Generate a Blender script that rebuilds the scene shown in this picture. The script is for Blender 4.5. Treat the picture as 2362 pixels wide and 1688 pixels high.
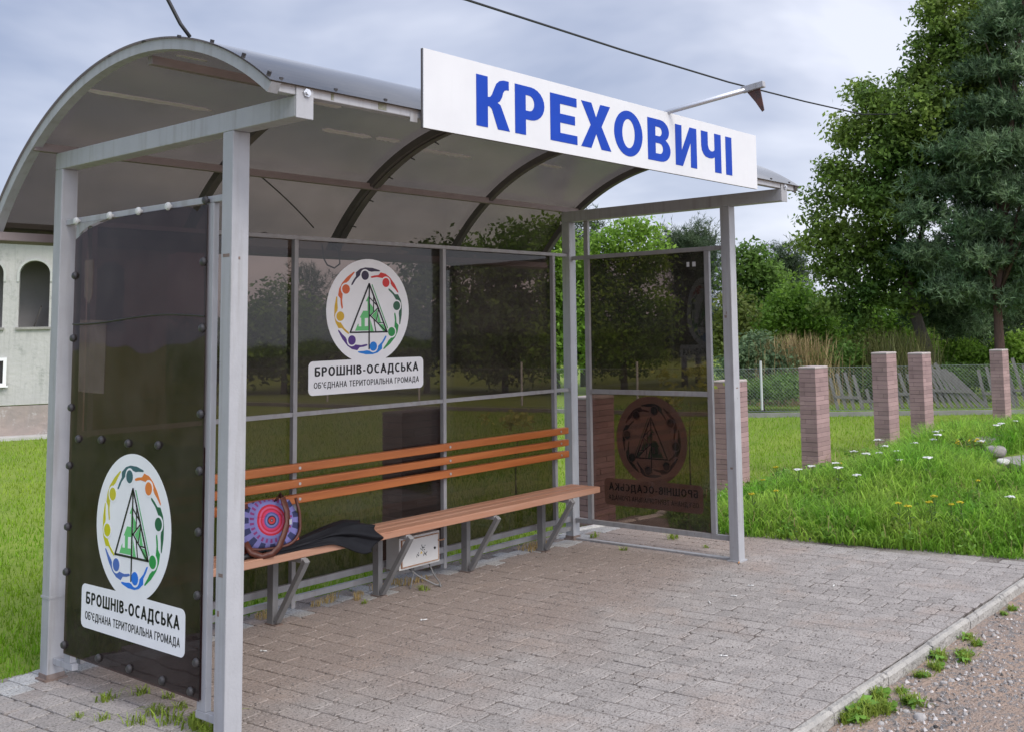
import bpy, bmesh, math, random
import numpy as np
from mathutils import Vector, Matrix, geometry
random.seed(7); rng = np.random.default_rng(7)
S = bpy.context.scene
COL = S.collection
for o in list(bpy.data.objects): bpy.data.objects.remove(o)
R = math.radians

# ------------------------------------------------------------------ camera
CAM = Vector((-2.236, -4.955, 1.475)); YAW, PIT, ROL = R(36.946), R(5.499), R(-1.179)
F, CX, CY = 2418.15, 1443.72, 524.43           # focal length and principal point in photo pixels (2362 wide)
fw = Vector((math.cos(YAW)*math.cos(PIT), math.sin(YAW)*math.cos(PIT), math.sin(PIT)))
rt = Vector((math.sin(YAW), -math.cos(YAW), 0)); up = rt.cross(fw)
rt, up = (math.cos(ROL)*rt + math.sin(ROL)*up), (-math.sin(ROL)*rt + math.cos(ROL)*up)
cd = bpy.data.cameras.new('camera'); cam = bpy.data.objects.new('camera', cd); COL.objects.link(cam)
cam.matrix_world = Matrix(((rt.x, up.x, -fw.x, CAM.x), (rt.y, up.y, -fw.y, CAM.y), (rt.z, up.z, -fw.z, CAM.z), (0, 0, 0, 1)))
cd.sensor_width = 36; cd.lens = F/2362*36
cd.shift_x = (1181-CX)/2362; cd.shift_y = -(844-CY)/2362
cd.clip_start = .05; cd.clip_end = 2000
S.camera = cam

# ------------------------------------------------------------------ world and sun
SUN = Vector((-0.12, -0.72, 0.78)).normalized()
W = bpy.data.worlds.new('World'); S.world = W; W.use_nodes = True
nt = W.node_tree; nt.nodes.clear()
def N(t, kind, **kw):
    n = t.nodes.new(kind)
    for k, v in kw.items():
        if k in n.inputs: n.inputs[k].default_value = v
        else: setattr(n, k, v)
    return n
L = nt.links.new
sky = N(nt, 'ShaderNodeTexSky', sky_type='NISHITA', sun_disc=False, sun_elevation=math.asin(SUN.z), sun_rotation=math.atan2(SUN.x, SUN.y))
tc = N(nt, 'ShaderNodeTexCoord')
mp = N(nt, 'ShaderNodeMapping'); mp.inputs['Scale'].default_value = (1, 1, 2.4); mp.inputs['Location'].default_value = (.35, .1, .25)
L(tc.outputs['Generated'], mp.inputs['Vector'])
nz = N(nt, 'ShaderNodeTexNoise', Scale=2.3, Detail=5.0, Roughness=.52, Distortion=.25); L(mp.outputs['Vector'], nz.inputs['Vector'])
# clouds thin towards the left of the view and open brighter to the right
dt = N(nt, 'ShaderNodeVectorMath', operation='DOT_PRODUCT'); L(tc.outputs['Generated'], dt.inputs[0]); dt.inputs[1].default_value = (.78, -.62, .12)
a1 = N(nt, 'ShaderNodeMath', operation='MULTIPLY_ADD'); L(dt.outputs['Value'], a1.inputs[0]); a1.inputs[1].default_value = .22
L(nz.outputs['Fac'], a1.inputs[2])
sz = N(nt, 'ShaderNodeSeparateXYZ'); L(tc.outputs['Generated'], sz.inputs[0])
hz_ = N(nt, 'ShaderNodeMapRange', interpolation_type='SMOOTHSTEP'); L(sz.outputs[2], hz_.inputs[0])
hz_.inputs[1].default_value = .20; hz_.inputs[2].default_value = .05; hz_.inputs[4].default_value = .10
a2 = N(nt, 'ShaderNodeMath', operation='ADD'); L(a1.outputs[0], a2.inputs[0]); L(hz_.outputs[0], a2.inputs[1])
cr = N(nt, 'ShaderNodeValToRGB'); L(a2.outputs[0], cr.inputs[0])
e = cr.color_ramp.elements
e[0].position = .37; e[0].color = (.285, .335, .475, 1); e[1].position = .64; e[1].color = (.70, .725, .825, 1)
m = cr.color_ramp.elements.new(.50); m.color = (.445, .485, .61, 1)
# bright veil of cloud round the hidden sun, behind the camera
ds = N(nt, 'ShaderNodeVectorMath', operation='DOT_PRODUCT'); L(tc.outputs['Generated'], ds.inputs[0]); ds.inputs[1].default_value = SUN
mr = N(nt, 'ShaderNodeMapRange', interpolation_type='SMOOTHSTEP'); L(ds.outputs['Value'], mr.inputs[0])
mr.inputs[1].default_value = -.1; mr.inputs[2].default_value = 1; mr.inputs[3].default_value = 10; mr.inputs[4].default_value = 24
sc = N(nt, 'ShaderNodeVectorMath', operation='SCALE'); L(cr.outputs[0], sc.inputs[0]); L(mr.outputs[0], sc.inputs['Scale'])
mx = N(nt, 'ShaderNodeMix', data_type='RGBA'); mx.inputs[0].default_value = .88
L(sky.outputs[0], mx.inputs[6]); L(sc.outputs[0], mx.inputs[7])
bg = N(nt, 'ShaderNodeBackground', Strength=.1); L(mx.outputs[2], bg.inputs['Color'])
ow = N(nt, 'ShaderNodeOutputWorld'); L(bg.outputs[0], ow.inputs[0])
sd = bpy.data.lights.new('sun', 'SUN'); sd.energy = 1.5; sd.angle = R(25); sd.color = (1, .93, .83)
so = bpy.data.objects.new('sun', sd); COL.objects.link(so); so.location = (0, -20, 30); so.rotation_euler = SUN.to_track_quat('Z', 'Y').to_euler()
S.view_settings.view_transform = 'Standard'; S.view_settings.look = 'None'; S.view_settings.gamma = 1
S.view_settings.exposure = 0.43
S.render.engine = 'CYCLES'
S.cycles.transparent_max_bounces = 40; S.cycles.max_bounces = 8

# ------------------------------------------------------------------ materials
def newmat(name):
    m = bpy.data.materials.new(name); m.use_nodes = True; t = m.node_tree; t.nodes.clear()
    return m, t, N(t, 'ShaderNodeOutputMaterial')
def mat(name, c1, c2=None, scale=6., rough=.6, island=0., bump=0., bscale=60., spec=.4, metal=0., detail=5., spots=None, stretch=(1, 1, 1), grime=None):
    m, t, out = newmat(name); l = t.links.new
    p = N(t, 'ShaderNodeBsdfPrincipled', Roughness=rough, Metallic=metal); p.inputs['Specular IOR Level'].default_value = spec
    co = N(t, 'ShaderNodeTexCoord'); mpp = N(t, 'ShaderNodeMapping'); mpp.inputs['Scale'].default_value = stretch
    l(co.outputs['Object'], mpp.inputs[0])
    col = None
    if c2:
        n = N(t, 'ShaderNodeTexNoise', Scale=scale, Detail=detail, Roughness=.62); l(mpp.outputs[0], n.inputs['Vector'])
        r = N(t, 'ShaderNodeMapRange'); l(n.outputs['Fac'], r.inputs[0]); r.inputs[1].default_value = .3; r.inputs[2].default_value = .7
        x = N(t, 'ShaderNodeMix', data_type='RGBA'); l(r.outputs[0], x.inputs[0]); x.inputs[6].default_value = (*c1, 1); x.inputs[7].default_value = (*c2, 1)
        col = x.outputs[2]
    else:
        x = N(t, 'ShaderNodeRGB'); x.outputs[0].default_value = (*c1, 1); col = x.outputs[0]
    if spots:                                   # (colour, noise scale, threshold): stains with a shape of their own
        sc_, s_, th = spots
        n = N(t, 'ShaderNodeTexNoise', Scale=s_, Detail=6., Roughness=.7); l(mpp.outputs[0], n.inputs['Vector'])
        r = N(t, 'ShaderNodeMapRange'); l(n.outputs['Fac'], r.inputs[0]); r.inputs[1].default_value = th; r.inputs[2].default_value = th+.08
        x = N(t, 'ShaderNodeMix', data_type='RGBA'); l(r.outputs[0], x.inputs[0]); l(col, x.inputs[6]); x.inputs[7].default_value = (*sc_, 1); col = x.outputs[2]
    if grime:                                   # long run-down dirt streaks
        m3 = N(t, 'ShaderNodeMapping'); m3.inputs['Scale'].default_value = (26, 26, 1.6); l(co.outputs['Object'], m3.inputs[0])
        n = N(t, 'ShaderNodeTexNoise', Scale=1., Detail=5., Roughness=.6); l(m3.outputs[0], n.inputs['Vector'])
        r = N(t, 'ShaderNodeMapRange'); l(n.outputs['Fac'], r.inputs[0]); r.inputs[1].default_value = .50; r.inputs[2].default_value = .74; r.inputs[4].default_value = .75
        x = N(t, 'ShaderNodeMix', data_type='RGBA'); l(r.outputs[0], x.inputs[0]); l(col, x.inputs[6]); x.inputs[7].default_value = (*grime, 1); col = x.outputs[2]
    if island:
        g = N(t, 'ShaderNodeNewGeometry'); r = N(t, 'ShaderNodeMapRange'); l(g.outputs['Random Per Island'], r.inputs[0])
        r.inputs[3].default_value = 1-island; r.inputs[4].default_value = 1+island
        h = N(t, 'ShaderNodeHueSaturation'); l(r.outputs[0], h.inputs['Value']); l(col, h.inputs['Color']); col = h.outputs[0]
    l(col, p.inputs['Base Color'])
    if bump:
        n = N(t, 'ShaderNodeTexNoise', Scale=bscale, Detail=4.); l(mpp.outputs[0], n.inputs['Vector'])
        b = N(t, 'ShaderNodeBump', Strength=1., Distance=bump); l(n.outputs['Fac'], b.inputs['Height']); l(b.outputs[0], p.inputs['Normal'])
    l(p.outputs[0], out.inputs[0]); return m
def leaf(name, c1, c2, trans=.35, island=.35, rough=.55, scale=1.2):
    m, t, out = newmat(name); l = t.links.new
    g = N(t, 'ShaderNodeNewGeometry'); co = N(t, 'ShaderNodeTexCoord')
    n = N(t, 'ShaderNodeTexNoise', Scale=scale, Detail=3.); l(co.outputs['Object'], n.inputs['Vector'])
    r0 = N(t, 'ShaderNodeMapRange'); l(n.outputs['Fac'], r0.inputs[0]); r0.inputs[1].default_value = .35; r0.inputs[2].default_value = .65
    x = N(t, 'ShaderNodeMix', data_type='RGBA'); l(r0.outputs[0], x.inputs[0]); x.inputs[6].default_value = (*c1, 1); x.inputs[7].default_value = (*c2, 1)
    r = N(t, 'ShaderNodeMapRange'); l(g.outputs['Random Per Island'], r.inputs[0]); r.inputs[3].default_value = 1-island; r.inputs[4].default_value = 1+island
    h = N(t, 'ShaderNodeHueSaturation'); l(r.outputs[0], h.inputs['Value']); l(x.outputs[2], h.inputs['Color'])
    p = N(t, 'ShaderNodeBsdfPrincipled', Roughness=rough); p.inputs['Specular IOR Level'].default_value = .3; l(h.outputs[0], p.inputs['Base Color'])
    tr = N(t, 'ShaderNodeBsdfTranslucent'); l(h.outputs[0], tr.inputs[0])
    mm = N(t, 'ShaderNodeMixShader'); mm.inputs[0].default_value = trans; l(p.outputs[0], mm.inputs[1]); l(tr.outputs[0], mm.inputs[2])
    l(mm.outputs[0], out.inputs[0]); return m
def poly(name, tint, dust=.06, dustcol=(.3, .28, .26), gloss=1., bump=.002, bscale=2.2, rough=.03, ior=1.5):
    """tinted polycarbonate: see-through colour, a surface reflection and a film of dust"""
    m, t, out = newmat(name); l = t.links.new
    co = N(t, 'ShaderNodeTexCoord')
    tr = N(t, 'ShaderNodeBsdfTransparent'); tr.inputs[0].default_value = (*tint, 1)
    df = N(t, 'ShaderNodeBsdfDiffuse'); df.inputs[0].default_value = (*dustcol, 1)
    n = N(t, 'ShaderNodeTexNoise', Scale=3.5, Detail=7., Roughness=.7); l(co.outputs['Object'], n.inputs['Vector'])
    r = N(t, 'ShaderNodeMapRange'); l(n.outputs['Fac'], r.inputs[0]); r.inputs[1].default_value = .35; r.inputs[2].default_value = .75
    r.inputs[3].default_value = dust*.5; r.inputs[4].default_value = dust*1.7
    a = N(t, 'ShaderNodeMixShader'); l(r.outputs[0], a.inputs[0]); l(tr.outputs[0], a.inputs[1]); l(df.outputs[0], a.inputs[2])
    gl = N(t, 'ShaderNodeBsdfGlossy', Roughness=rough); gl.inputs[0].default_value = (.9, .9, .9, 1)
    nb = N(t, 'ShaderNodeTexNoise', Scale=bscale, Detail=1.); l(co.outputs['Object'], nb.inputs['Vector'])
    b = N(t, 'ShaderNodeBump', Strength=1., Distance=bump); l(nb.outputs['Fac'], b.inputs['Height']); l(b.outputs[0], gl.inputs['Normal'])
    fr = N(t, 'ShaderNodeFresnel', IOR=ior); mu = N(t, 'ShaderNodeMath', operation='MULTIPLY'); l(fr.outputs[0], mu.inputs[0]); mu.inputs[1].default_value = gloss
    bf = N(t, 'ShaderNodeNewGeometry'); iv = N(t, 'ShaderNodeMath', operation='SUBTRACT'); iv.inputs[0].default_value = 1.; l(bf.outputs['Backfacing'], iv.inputs[1])
    m2 = N(t, 'ShaderNodeMath', operation='MULTIPLY'); l(mu.outputs[0], m2.inputs[0]); l(iv.outputs[0], m2.inputs[1])
    f = N(t, 'ShaderNodeMixShader'); l(m2.outputs[0], f.inputs[0]); l(a.outputs[0], f.inputs[1]); l(gl.outputs[0], f.inputs[2])
    l(f.outputs[0], out.inputs[0]); return m
STEEL = mat('grey_painted_steel', (.335, .335, .345), (.385, .385, .395), 7, .5, bump=.0008, bscale=90, spots=((.17, .155, .14), 30, .675), grime=(.25, .24, .225))
STEEL2 = mat('grey_frame_steel', (.27, .265, .265), (.33, .325, .325), 12, .55, bump=.0005, bscale=140, spots=((.18, .12, .09), 16, .66), grime=(.22, .20, .19))
RIBST = mat('dark_rib_steel', (.085, .075, .072), (.12, .105, .10), 8, .6)
PURL = mat('brownish_purlin_steel', (.20, .165, .16), (.25, .21, .20), 8, .6)
BOLTW = mat('pale_washer', (.62, .62, .60), (.5, .5, .48), 40, .5)
BOLTD = mat('dark_washer', (.03, .03, .032), (.055, .05, .05), 40, .4)
ZINC = mat('zinc_bolt', (.55, .56, .58), None, rough=.35, metal=.7)
SEAM = mat('dark_edge_strip', (.02, .018, .017), None, rough=.4)
PANEL = poly('bronze_polycarbonate', (.45, .385, .35), dust=.06, dustcol=(.25, .235, .22), gloss=.7)
PANELN = poly('bronze_polycarbonate_near', (.37, .275, .272), dust=.10, dustcol=(.25, .21, .19), bump=.006, bscale=2.5, gloss=.5)
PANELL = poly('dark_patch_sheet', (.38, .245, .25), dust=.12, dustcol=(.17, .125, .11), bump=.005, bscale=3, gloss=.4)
ROOFM = poly('dusty_bronze_roof_sheet', (.405, .36, .32), dust=.11, dustcol=(.235, .215, .19), rough=.20, gloss=.5, ior=1.55)
RESID = poly('poster_residue', (.80, .74, .70), dust=.16, dustcol=(.42, .36, .33), gloss=.2)
WHITE = mat('white_sign_face', (.635, .635, .63), (.59, .59, .59), 4, .5, bump=.0015, bscale=3, grime=(.60, .598, .59))
STICK = mat('white_sticker', (.83, .83, .83), (.78, .78, .78), 8, .45)
BLACK = mat('black_print', (.012, .012, .013), None, rough=.45)
BLUE = mat('blue_lettering', (.008, .046, .33), (.010, .052, .36), 5, .55, spec=.12)
ORANGE = mat('varnished_orange_wood', (.50, .165, .045), (.34, .092, .022), 6, .45, bump=.0008, bscale=60, island=.13, stretch=(.25, 3, 3), spots=((.50, .26, .14), 9, .66))
WORN = mat('worn_seat_wood', (.40, .185, .105), (.47, .27, .185), 6, .6, bump=.001, bscale=50, stretch=(.2, 4, 4), island=.1, spots=((.24, .09, .05), 5, .60))

# ------------------------------------------------------------------ mesh helpers
class MB:
    def __init__(s): s.v = []; s.f = []; s.mi = []
    def add(s, v, f, mi=0):
        k = len(s.v); s.v += [tuple(p) for p in v]; s.f += [tuple(i+k for i in q) for q in f]; s.mi += [mi]*len(f); return s
    def box(s, x0, x1, y0, y1, z0, z1, mi=0, M=None):
        v = [Vector((x, y, z)) for z in (z0, z1) for y in (y0, y1) for x in (x0, x1)]
        if M: v = [M @ p for p in v]
        return s.add(v, [(0, 2, 3, 1), (4, 5, 7, 6), (0, 1, 5, 4), (2, 6, 7, 3), (0, 4, 6, 2), (1, 3, 7, 5)], mi)
    def rbox(s, x0, x1, y0, y1, z0, z1, b=.006, mi=0, M=None):
        """box with chamfered top edges"""
        q = [(x0, y0, z0), (x1, y0, z0), (x1, y1, z0), (x0, y1, z0), (x0, y0, z1-b), (x1, y0, z1-b), (x1, y1, z1-b), (x0, y1, z1-b),
             (x0+b, y0+b, z1), (x1-b, y0+b, z1), (x1-b, y1-b, z1), (x0+b, y1-b, z1)]
        v = [Vector(p) for p in q]
        if M: v = [M @ p for p in v]
        fs = [(3, 2, 1, 0), (8, 9, 10, 11)]
        for a in (0, 4):
            for i in range(4): j = (i+1) % 4; fs.append((a+i, a+j, a+4+j, a+4+i))
        return s.add(v, fs, mi)
    def tube(s, pts, rad, n=8, mi=0, cap=True):
        pts = [Vector(p) for p in pts]; rad = rad if isinstance(rad, (list, tuple)) else [rad]*len(pts)
        v = []; ref = Vector((.13, .31, .94))
        for i, p in enumerate(pts):
            d = (pts[min(i+1, len(pts)-1)]-pts[max(i-1, 0)]).normalized()
            a = d.cross(ref)
            if a.length < .05: a = d.cross(Vector((1, 0, 0)))
            a.normalize(); b = d.cross(a)
            v += [p+rad[i]*(math.cos(t)*a+math.sin(t)*b) for t in (2*math.pi*k/n for k in range(n))]
        f = [(i*n+k, i*n+(k+1) % n, (i+1)*n+(k+1) % n, (i+1)*n+k) for i in range(len(pts)-1) for k in range(n)]
        if cap: f += [tuple(range(n))[::-1], tuple((len(pts)-1)*n+k for k in range(n))]
        return s.add(v, f, mi)
    def bar(s, a, b, w, h, upv=(0, 0, 1), mi=0):
        """rectangular bar from a to b, w wide across and h along upv"""
        a = Vector(a); b = Vector(b); d = (b-a).normalized(); u = Vector(upv); u = (u-d*u.dot(d)).normalized(); r = d.cross(u)
        v = [p+sx*r*w/2+sz*u*h/2 for p in (a, b) for sx, sz in ((-1, -1), (1, -1), (1, 1), (-1, 1))]
        return s.add(v, [(0, 1, 2, 3), (7, 6, 5, 4), (0, 4, 5, 1), (1, 5, 6, 2), (2, 6, 7, 3), (3, 7, 4, 0)], mi)
    def prism(s, loops, M, t, mi=0):
        """flat polygon (first loop outer, the rest holes) in local xy, lifted to local z=t, by matrix M"""
        flat = [[Vector((p[0], p[1], 0)) for p in lp] for lp in loops]
        tri = geometry.tessellate_polygon(flat); pts = [p for lp in flat for p in lp]; n = len(pts)
        if t < 0: M = M @ Matrix.Translation((0, 0, t)); t = -t
        v = [M @ Vector((p.x, p.y, 0)) for p in pts]+[M @ Vector((p.x, p.y, t)) for p in pts]
        f = []
        for q in tri:
            a, b, c = (pts[i] for i in q)
            if (b-a).cross(c-a).z < 0: q = q[::-1]
            f.append(tuple(i+n for i in q)); f.append(tuple(q[::-1]))
        k = 0
        for lp in loops:
            m_ = len(lp)
            ar = sum(lp[i][0]*lp[(i+1) % m_][1]-lp[(i+1) % m_][0]*lp[i][1] for i in range(m_)); outer = lp is loops[0]
            for i in range(m_):
                j = (i+1) % m_; a, b = (k+i, k+j) if (ar > 0) == outer else (k+j, k+i)
                f.append((a, b, b+n, a+n))
            k += m_
        return s.add(v, f, mi)
    def build(s, name, mats, parent=None, bevel=0., smooth=False):
        me = bpy.data.meshes.new(name); me.from_pydata(s.v, [], s.f)
        mats = mats if isinstance(mats, (list, tuple)) else [mats]
        for m_ in mats: me.materials.append(m_)
        if len(mats) > 1: me.polygons.foreach_set('material_index', s.mi)
        if smooth: me.polygons.foreach_set('use_smooth', [True]*len(s.f))
        me.update(); return link(name, me, parent, bevel)
def link(name, me, parent=None, bevel=0.):
    o = bpy.data.objects.new(name, me); COL.objects.link(o)
    if parent: o.parent = parent; o.matrix_parent_inverse = Matrix.Translation(parent.matrix_world.translation).inverted() if False else Matrix()
    if bevel:
        b = o.modifiers.new('bevel', 'BEVEL'); b.width = bevel; b.segments = 2; b.limit_method = 'ANGLE'; b.angle_limit = R(40)
    return o
def npmesh(name, v, f, mats, parent=None, mi=None, smooth=False):
    v = np.asarray(v, np.float32); f = np.asarray(f, np.int32); k = f.shape[1]
    me = bpy.data.meshes.new(name); me.vertices.add(len(v)); me.vertices.foreach_set('co', v.ravel())
    me.loops.add(f.size); me.loops.foreach_set('vertex_index', f.ravel())
    me.polygons.add(len(f)); me.polygons.foreach_set('loop_start', np.arange(0, f.size, k, dtype=np.int32))
    for m_ in (mats if isinstance(mats, (list, tuple)) else [mats]): me.materials.append(m_)
    if mi is not None: me.polygons.foreach_set('material_index', np.asarray(mi, np.int32))
    if smooth: me.polygons.foreach_set('use_smooth', np.ones(len(f), bool))
    me.update(calc_edges=True); me.validate(); return link(name, me, parent)
def thing(name, label, cat, loc=(0, 0, 0), rz=0, group=None):
    o = bpy.data.objects.new(name, None); COL.objects.link(o); o.location = loc; o.rotation_euler = (0, 0, rz); o.empty_display_size = .1
    return tag(o, label, cat, group)
def tag(o, label=None, cat=None, group=None, kind=None):
    if label: o['label'] = label
    if cat: o['category'] = cat
    if group: o['group'] = group
    if kind: o['kind'] = kind
    return o
def dup(root, loc, rz=None, sc=1., label=None):
    r = root.copy(); COL.objects.link(r); r.location = loc; r.scale = (sc,)*3
    if rz is not None: r.rotation_euler = (0, 0, rz)
    if label: r['label'] = label
    for ch in root.children:
        c = ch.copy(); COL.objects.link(c); c.parent = r
        for g in ch.children: d = g.copy(); COL.objects.link(d); d.parent = c
    return r
def frame(o, x, y): return Matrix((( x[0], y[0], Vector(x).cross(Vector(y))[0], o[0]), (x[1], y[1], Vector(x).cross(Vector(y))[1], o[1]), (x[2], y[2], Vector(x).cross(Vector(y))[2], o[2]), (0, 0, 0, 1)))
def arc(cx, cy, rx, ry, a0, a1, n=10): return [(cx+rx*math.cos(R(a0+(a1-a0)*i/n)), cy+ry*math.sin(R(a0+(a1-a0)*i/n))) for i in range(n+1)]
def disc(cx, cy, rx, ry=None, n=40): return [(cx+rx*math.cos(2*math.pi*i/n), cy+(ry or rx)*math.sin(2*math.pi*i/n)) for i in range(n)]
def seg(a, b, w):
    a = Vector(a); b = Vector(b); d = (b-a).normalized(); n = Vector((-d.y, d.x))*w/2; e_ = d*w*.25
    return [tuple(a-e_-n), tuple(b+e_-n), tuple(b+e_+n), tuple(a-e_+n)]
def A(cx, cy, rx, ry, a0, a1, n=9): return arc(cx, cy, rx, ry, a0, a1, n)
def glyphs(t):
    """stroke letters of cap height 1: width and the middle lines of the strokes, for stroke width t"""
    h = t/2; T = 1-h; O_ = [A(.33, .5, .33-h, .5-h, 0, 360, 24)]
    return {'Б': (.54, [[(.50, T), (h, T), (h, h), (.27, h)]+A(.29, .30, .25-h, .30-h, -90, 90)+[(h, .60-h)]]),
     'Р': (.52, [[(h, 0), (h, T), (.26, T)]+A(.27, .70, .25-h, .30-h, 90, -90)+[(h, .40+h)]]), 'О': (.66, O_),
     'Ш': (.86, [[(h, 1), (h, h), (.86-h, h), (.86-h, 1)], [(.43, h), (.43, 1)]]), 'Н': (.60, [[(h, 0), (h, 1)], [(.60-h, 0), (.60-h, 1)], [(h, .52), (.60-h, .52)]]),
     'І': (t, [[(h, 0), (h, 1)]]), 'В': (.54, [[(h, h), (h, T), (.26, T)]+A(.26, .755, .24-h, .245-h, 90, -90)+[(h, .51+h*.2)], [(h, h), (.27, h)]+A(.27, .275, .27-h, .275-h, -90, 90)]),
     '-': (.28, [[(.02, .36), (.26, .36)]]), 'С': (.55, [A(.33, .5, .33-h, .5-h, 52, 308, 18)]), 'А': (.62, [[(h*.7, 0), (.31, 1-h*.6), (.62-h*.7, 0)], [(.12, .31), (.50, .31)]]),
     'Д': (.68, [[(h, -.20), (h, h), (.68-h, h), (.68-h, -.20)], [(.13, h), (.19, .6), (.21, T), (.55, T), (.55, h)]]), 'Ь': (.52, [[(h, 1), (h, h), (.26, h)]+A(.27, .30, .25-h, .30-h, -90, 90)+[(h, .60-h)]]),
     'К': (.56, [[(h, 0), (h, 1)], [(.50, 1), (.16, .52), (.55, 0)]]), "'": (t, [[(h, .68), (h, 1)]]), 'Є': (.55, [A(.33, .5, .33-h, .5-h, 52, 308, 18), [(h, .51), (.46, .51)]]),
     'Т': (.54, [[(0, T), (.54, T)], [(.27, 0), (.27, T)]]), 'Е': (.47, [[(.47, T), (h, T), (h, h), (.47, h)], [(h, .51), (.43, .51)]]), 'И': (.62, [[(h, 1), (h, h), (.62-h, T), (.62-h, 0)]]),
     'Л': (.60, [[(0, h), (.10, h*1.3), (.15, .35), (.17, T), (.60-h, T), (.60-h, 0)]]), 'Г': (.44, [[(h, 0), (h, T), (.44, T)]]), 'М': (.76, [[(h, 0), (h, 1-h*.3), (.38, .15), (.76-h, 1-h*.3), (.76-h, 0)]]), ' ': (.20, [])}
def lettering(q, body, width, height, t, M, mi, lift, gap=.13):
    """write a line with stroke letters into mesh q, centred on the local origin of M, baseline at y = 0"""
    G = glyphs(t); tot = sum(G[c][0] for c in body)+gap*(len(body)-1); k = width/tot; x = -width/2
    for c in body:
        wd, sts = G[c]
        for st in sts:
            for a, b in zip(st, st[1:]):
                a_, b_ = Vector(a), Vector(b); d = (b_-a_).normalized(); n = Vector((-d.y, d.x))*t/2; ex = d*t*(.5 if len(st) < 8 else .12)
                e0 = ex if a != st[0] else Vector((0, 0)); e1 = ex if b != st[-1] else Vector((0, 0))
                q.prism([[(x+p.x*k, p.y*height) for p in (a_-e0-n, b_+e1-n, b_+e1+n, a_-e0+n)]], M, lift, mi)
        x += (wd+gap)*k
def at(u, v, d):
    """world point seen at photo pixel (u, v) at horizontal distance d from the camera"""
    q = rt*((u-CX)/F)-up*((v-CY)/F)+fw; h = math.hypot(q.x, q.y); return CAM+q*(d/h)

# ------------------------------------------------------------------ setting: ground, road, paving, kerb
def mound(x, y): return .33*math.exp(-((x-8.6)**2/13.+(y+2.0)**2/1.9))
def ground_z(x, y):
    if y < -3.03: return -.10
    if x < 4.30 and y < .12: return -.07
    if x > 4.24 and y < .0: return -.012+mound(x, y)*min(1, max(0, x-4.5)/.9)
    return -.03+mound(x, y)*.6*max(0, 1-y/1.6)
GRASSG = mat('lawn_soil', (.13, .20, .018), (.20, .26, .03), .9, .9, bump=.03, bscale=25, spots=((.15, .15, .05), 3.2, .63))
xs = np.r_[-250, -120, -60, -30, -15, -8, np.arange(-4, 18.01, .2), 22, 30, 45, 70, 120, 250]
ys = np.r_[-250, -120, -60, -30, -15, -7, np.arange(-3.6, 4.01, .15), np.arange(4.5, 20, 1.), 25, 35, 60, 120, 300]
gv = [(x, y, ground_z(x, y)) for y in ys for x in xs]; nx = len(xs)
gf = [(j*nx+i, j*nx+i+1, (j+1)*nx+i+1, (j+1)*nx+i) for j in range(len(ys)-1) for i in range(nx-1)]
tag(npmesh('ground', gv, gf, GRASSG, smooth=True), kind='structure')
ROADM = mat('gravel_dirt', (.33, .232, .168), (.25, .195, .16), 2.4, .95, bump=.02, bscale=55, spots=((.175, .16, .15), 30, .50))
rb = MB(); rx = np.r_[-120, -40, -10, np.arange(-2, 8, .25), 15, 40, 150]; ry = [-80, -30, -12, -7, -5.5, -4.8, -4.2, -3.8, -3.5, -3.3, -3.15, -3.05]
for y in ry:
    for x in rx: rb.v.append((x, y, -.05-.012*min(3, -3.05-y)+random.uniform(-.006, .006)))
n_ = len(rx)
for j in range(len(ry)-1):
    for i in range(n_-1): rb.f.append((j*n_+i, j*n_+i+1, (j+1)*n_+i+1, (j+1)*n_+i)); rb.mi.append(0)
tag(rb.build('road', ROADM, smooth=True), kind='structure')
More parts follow.
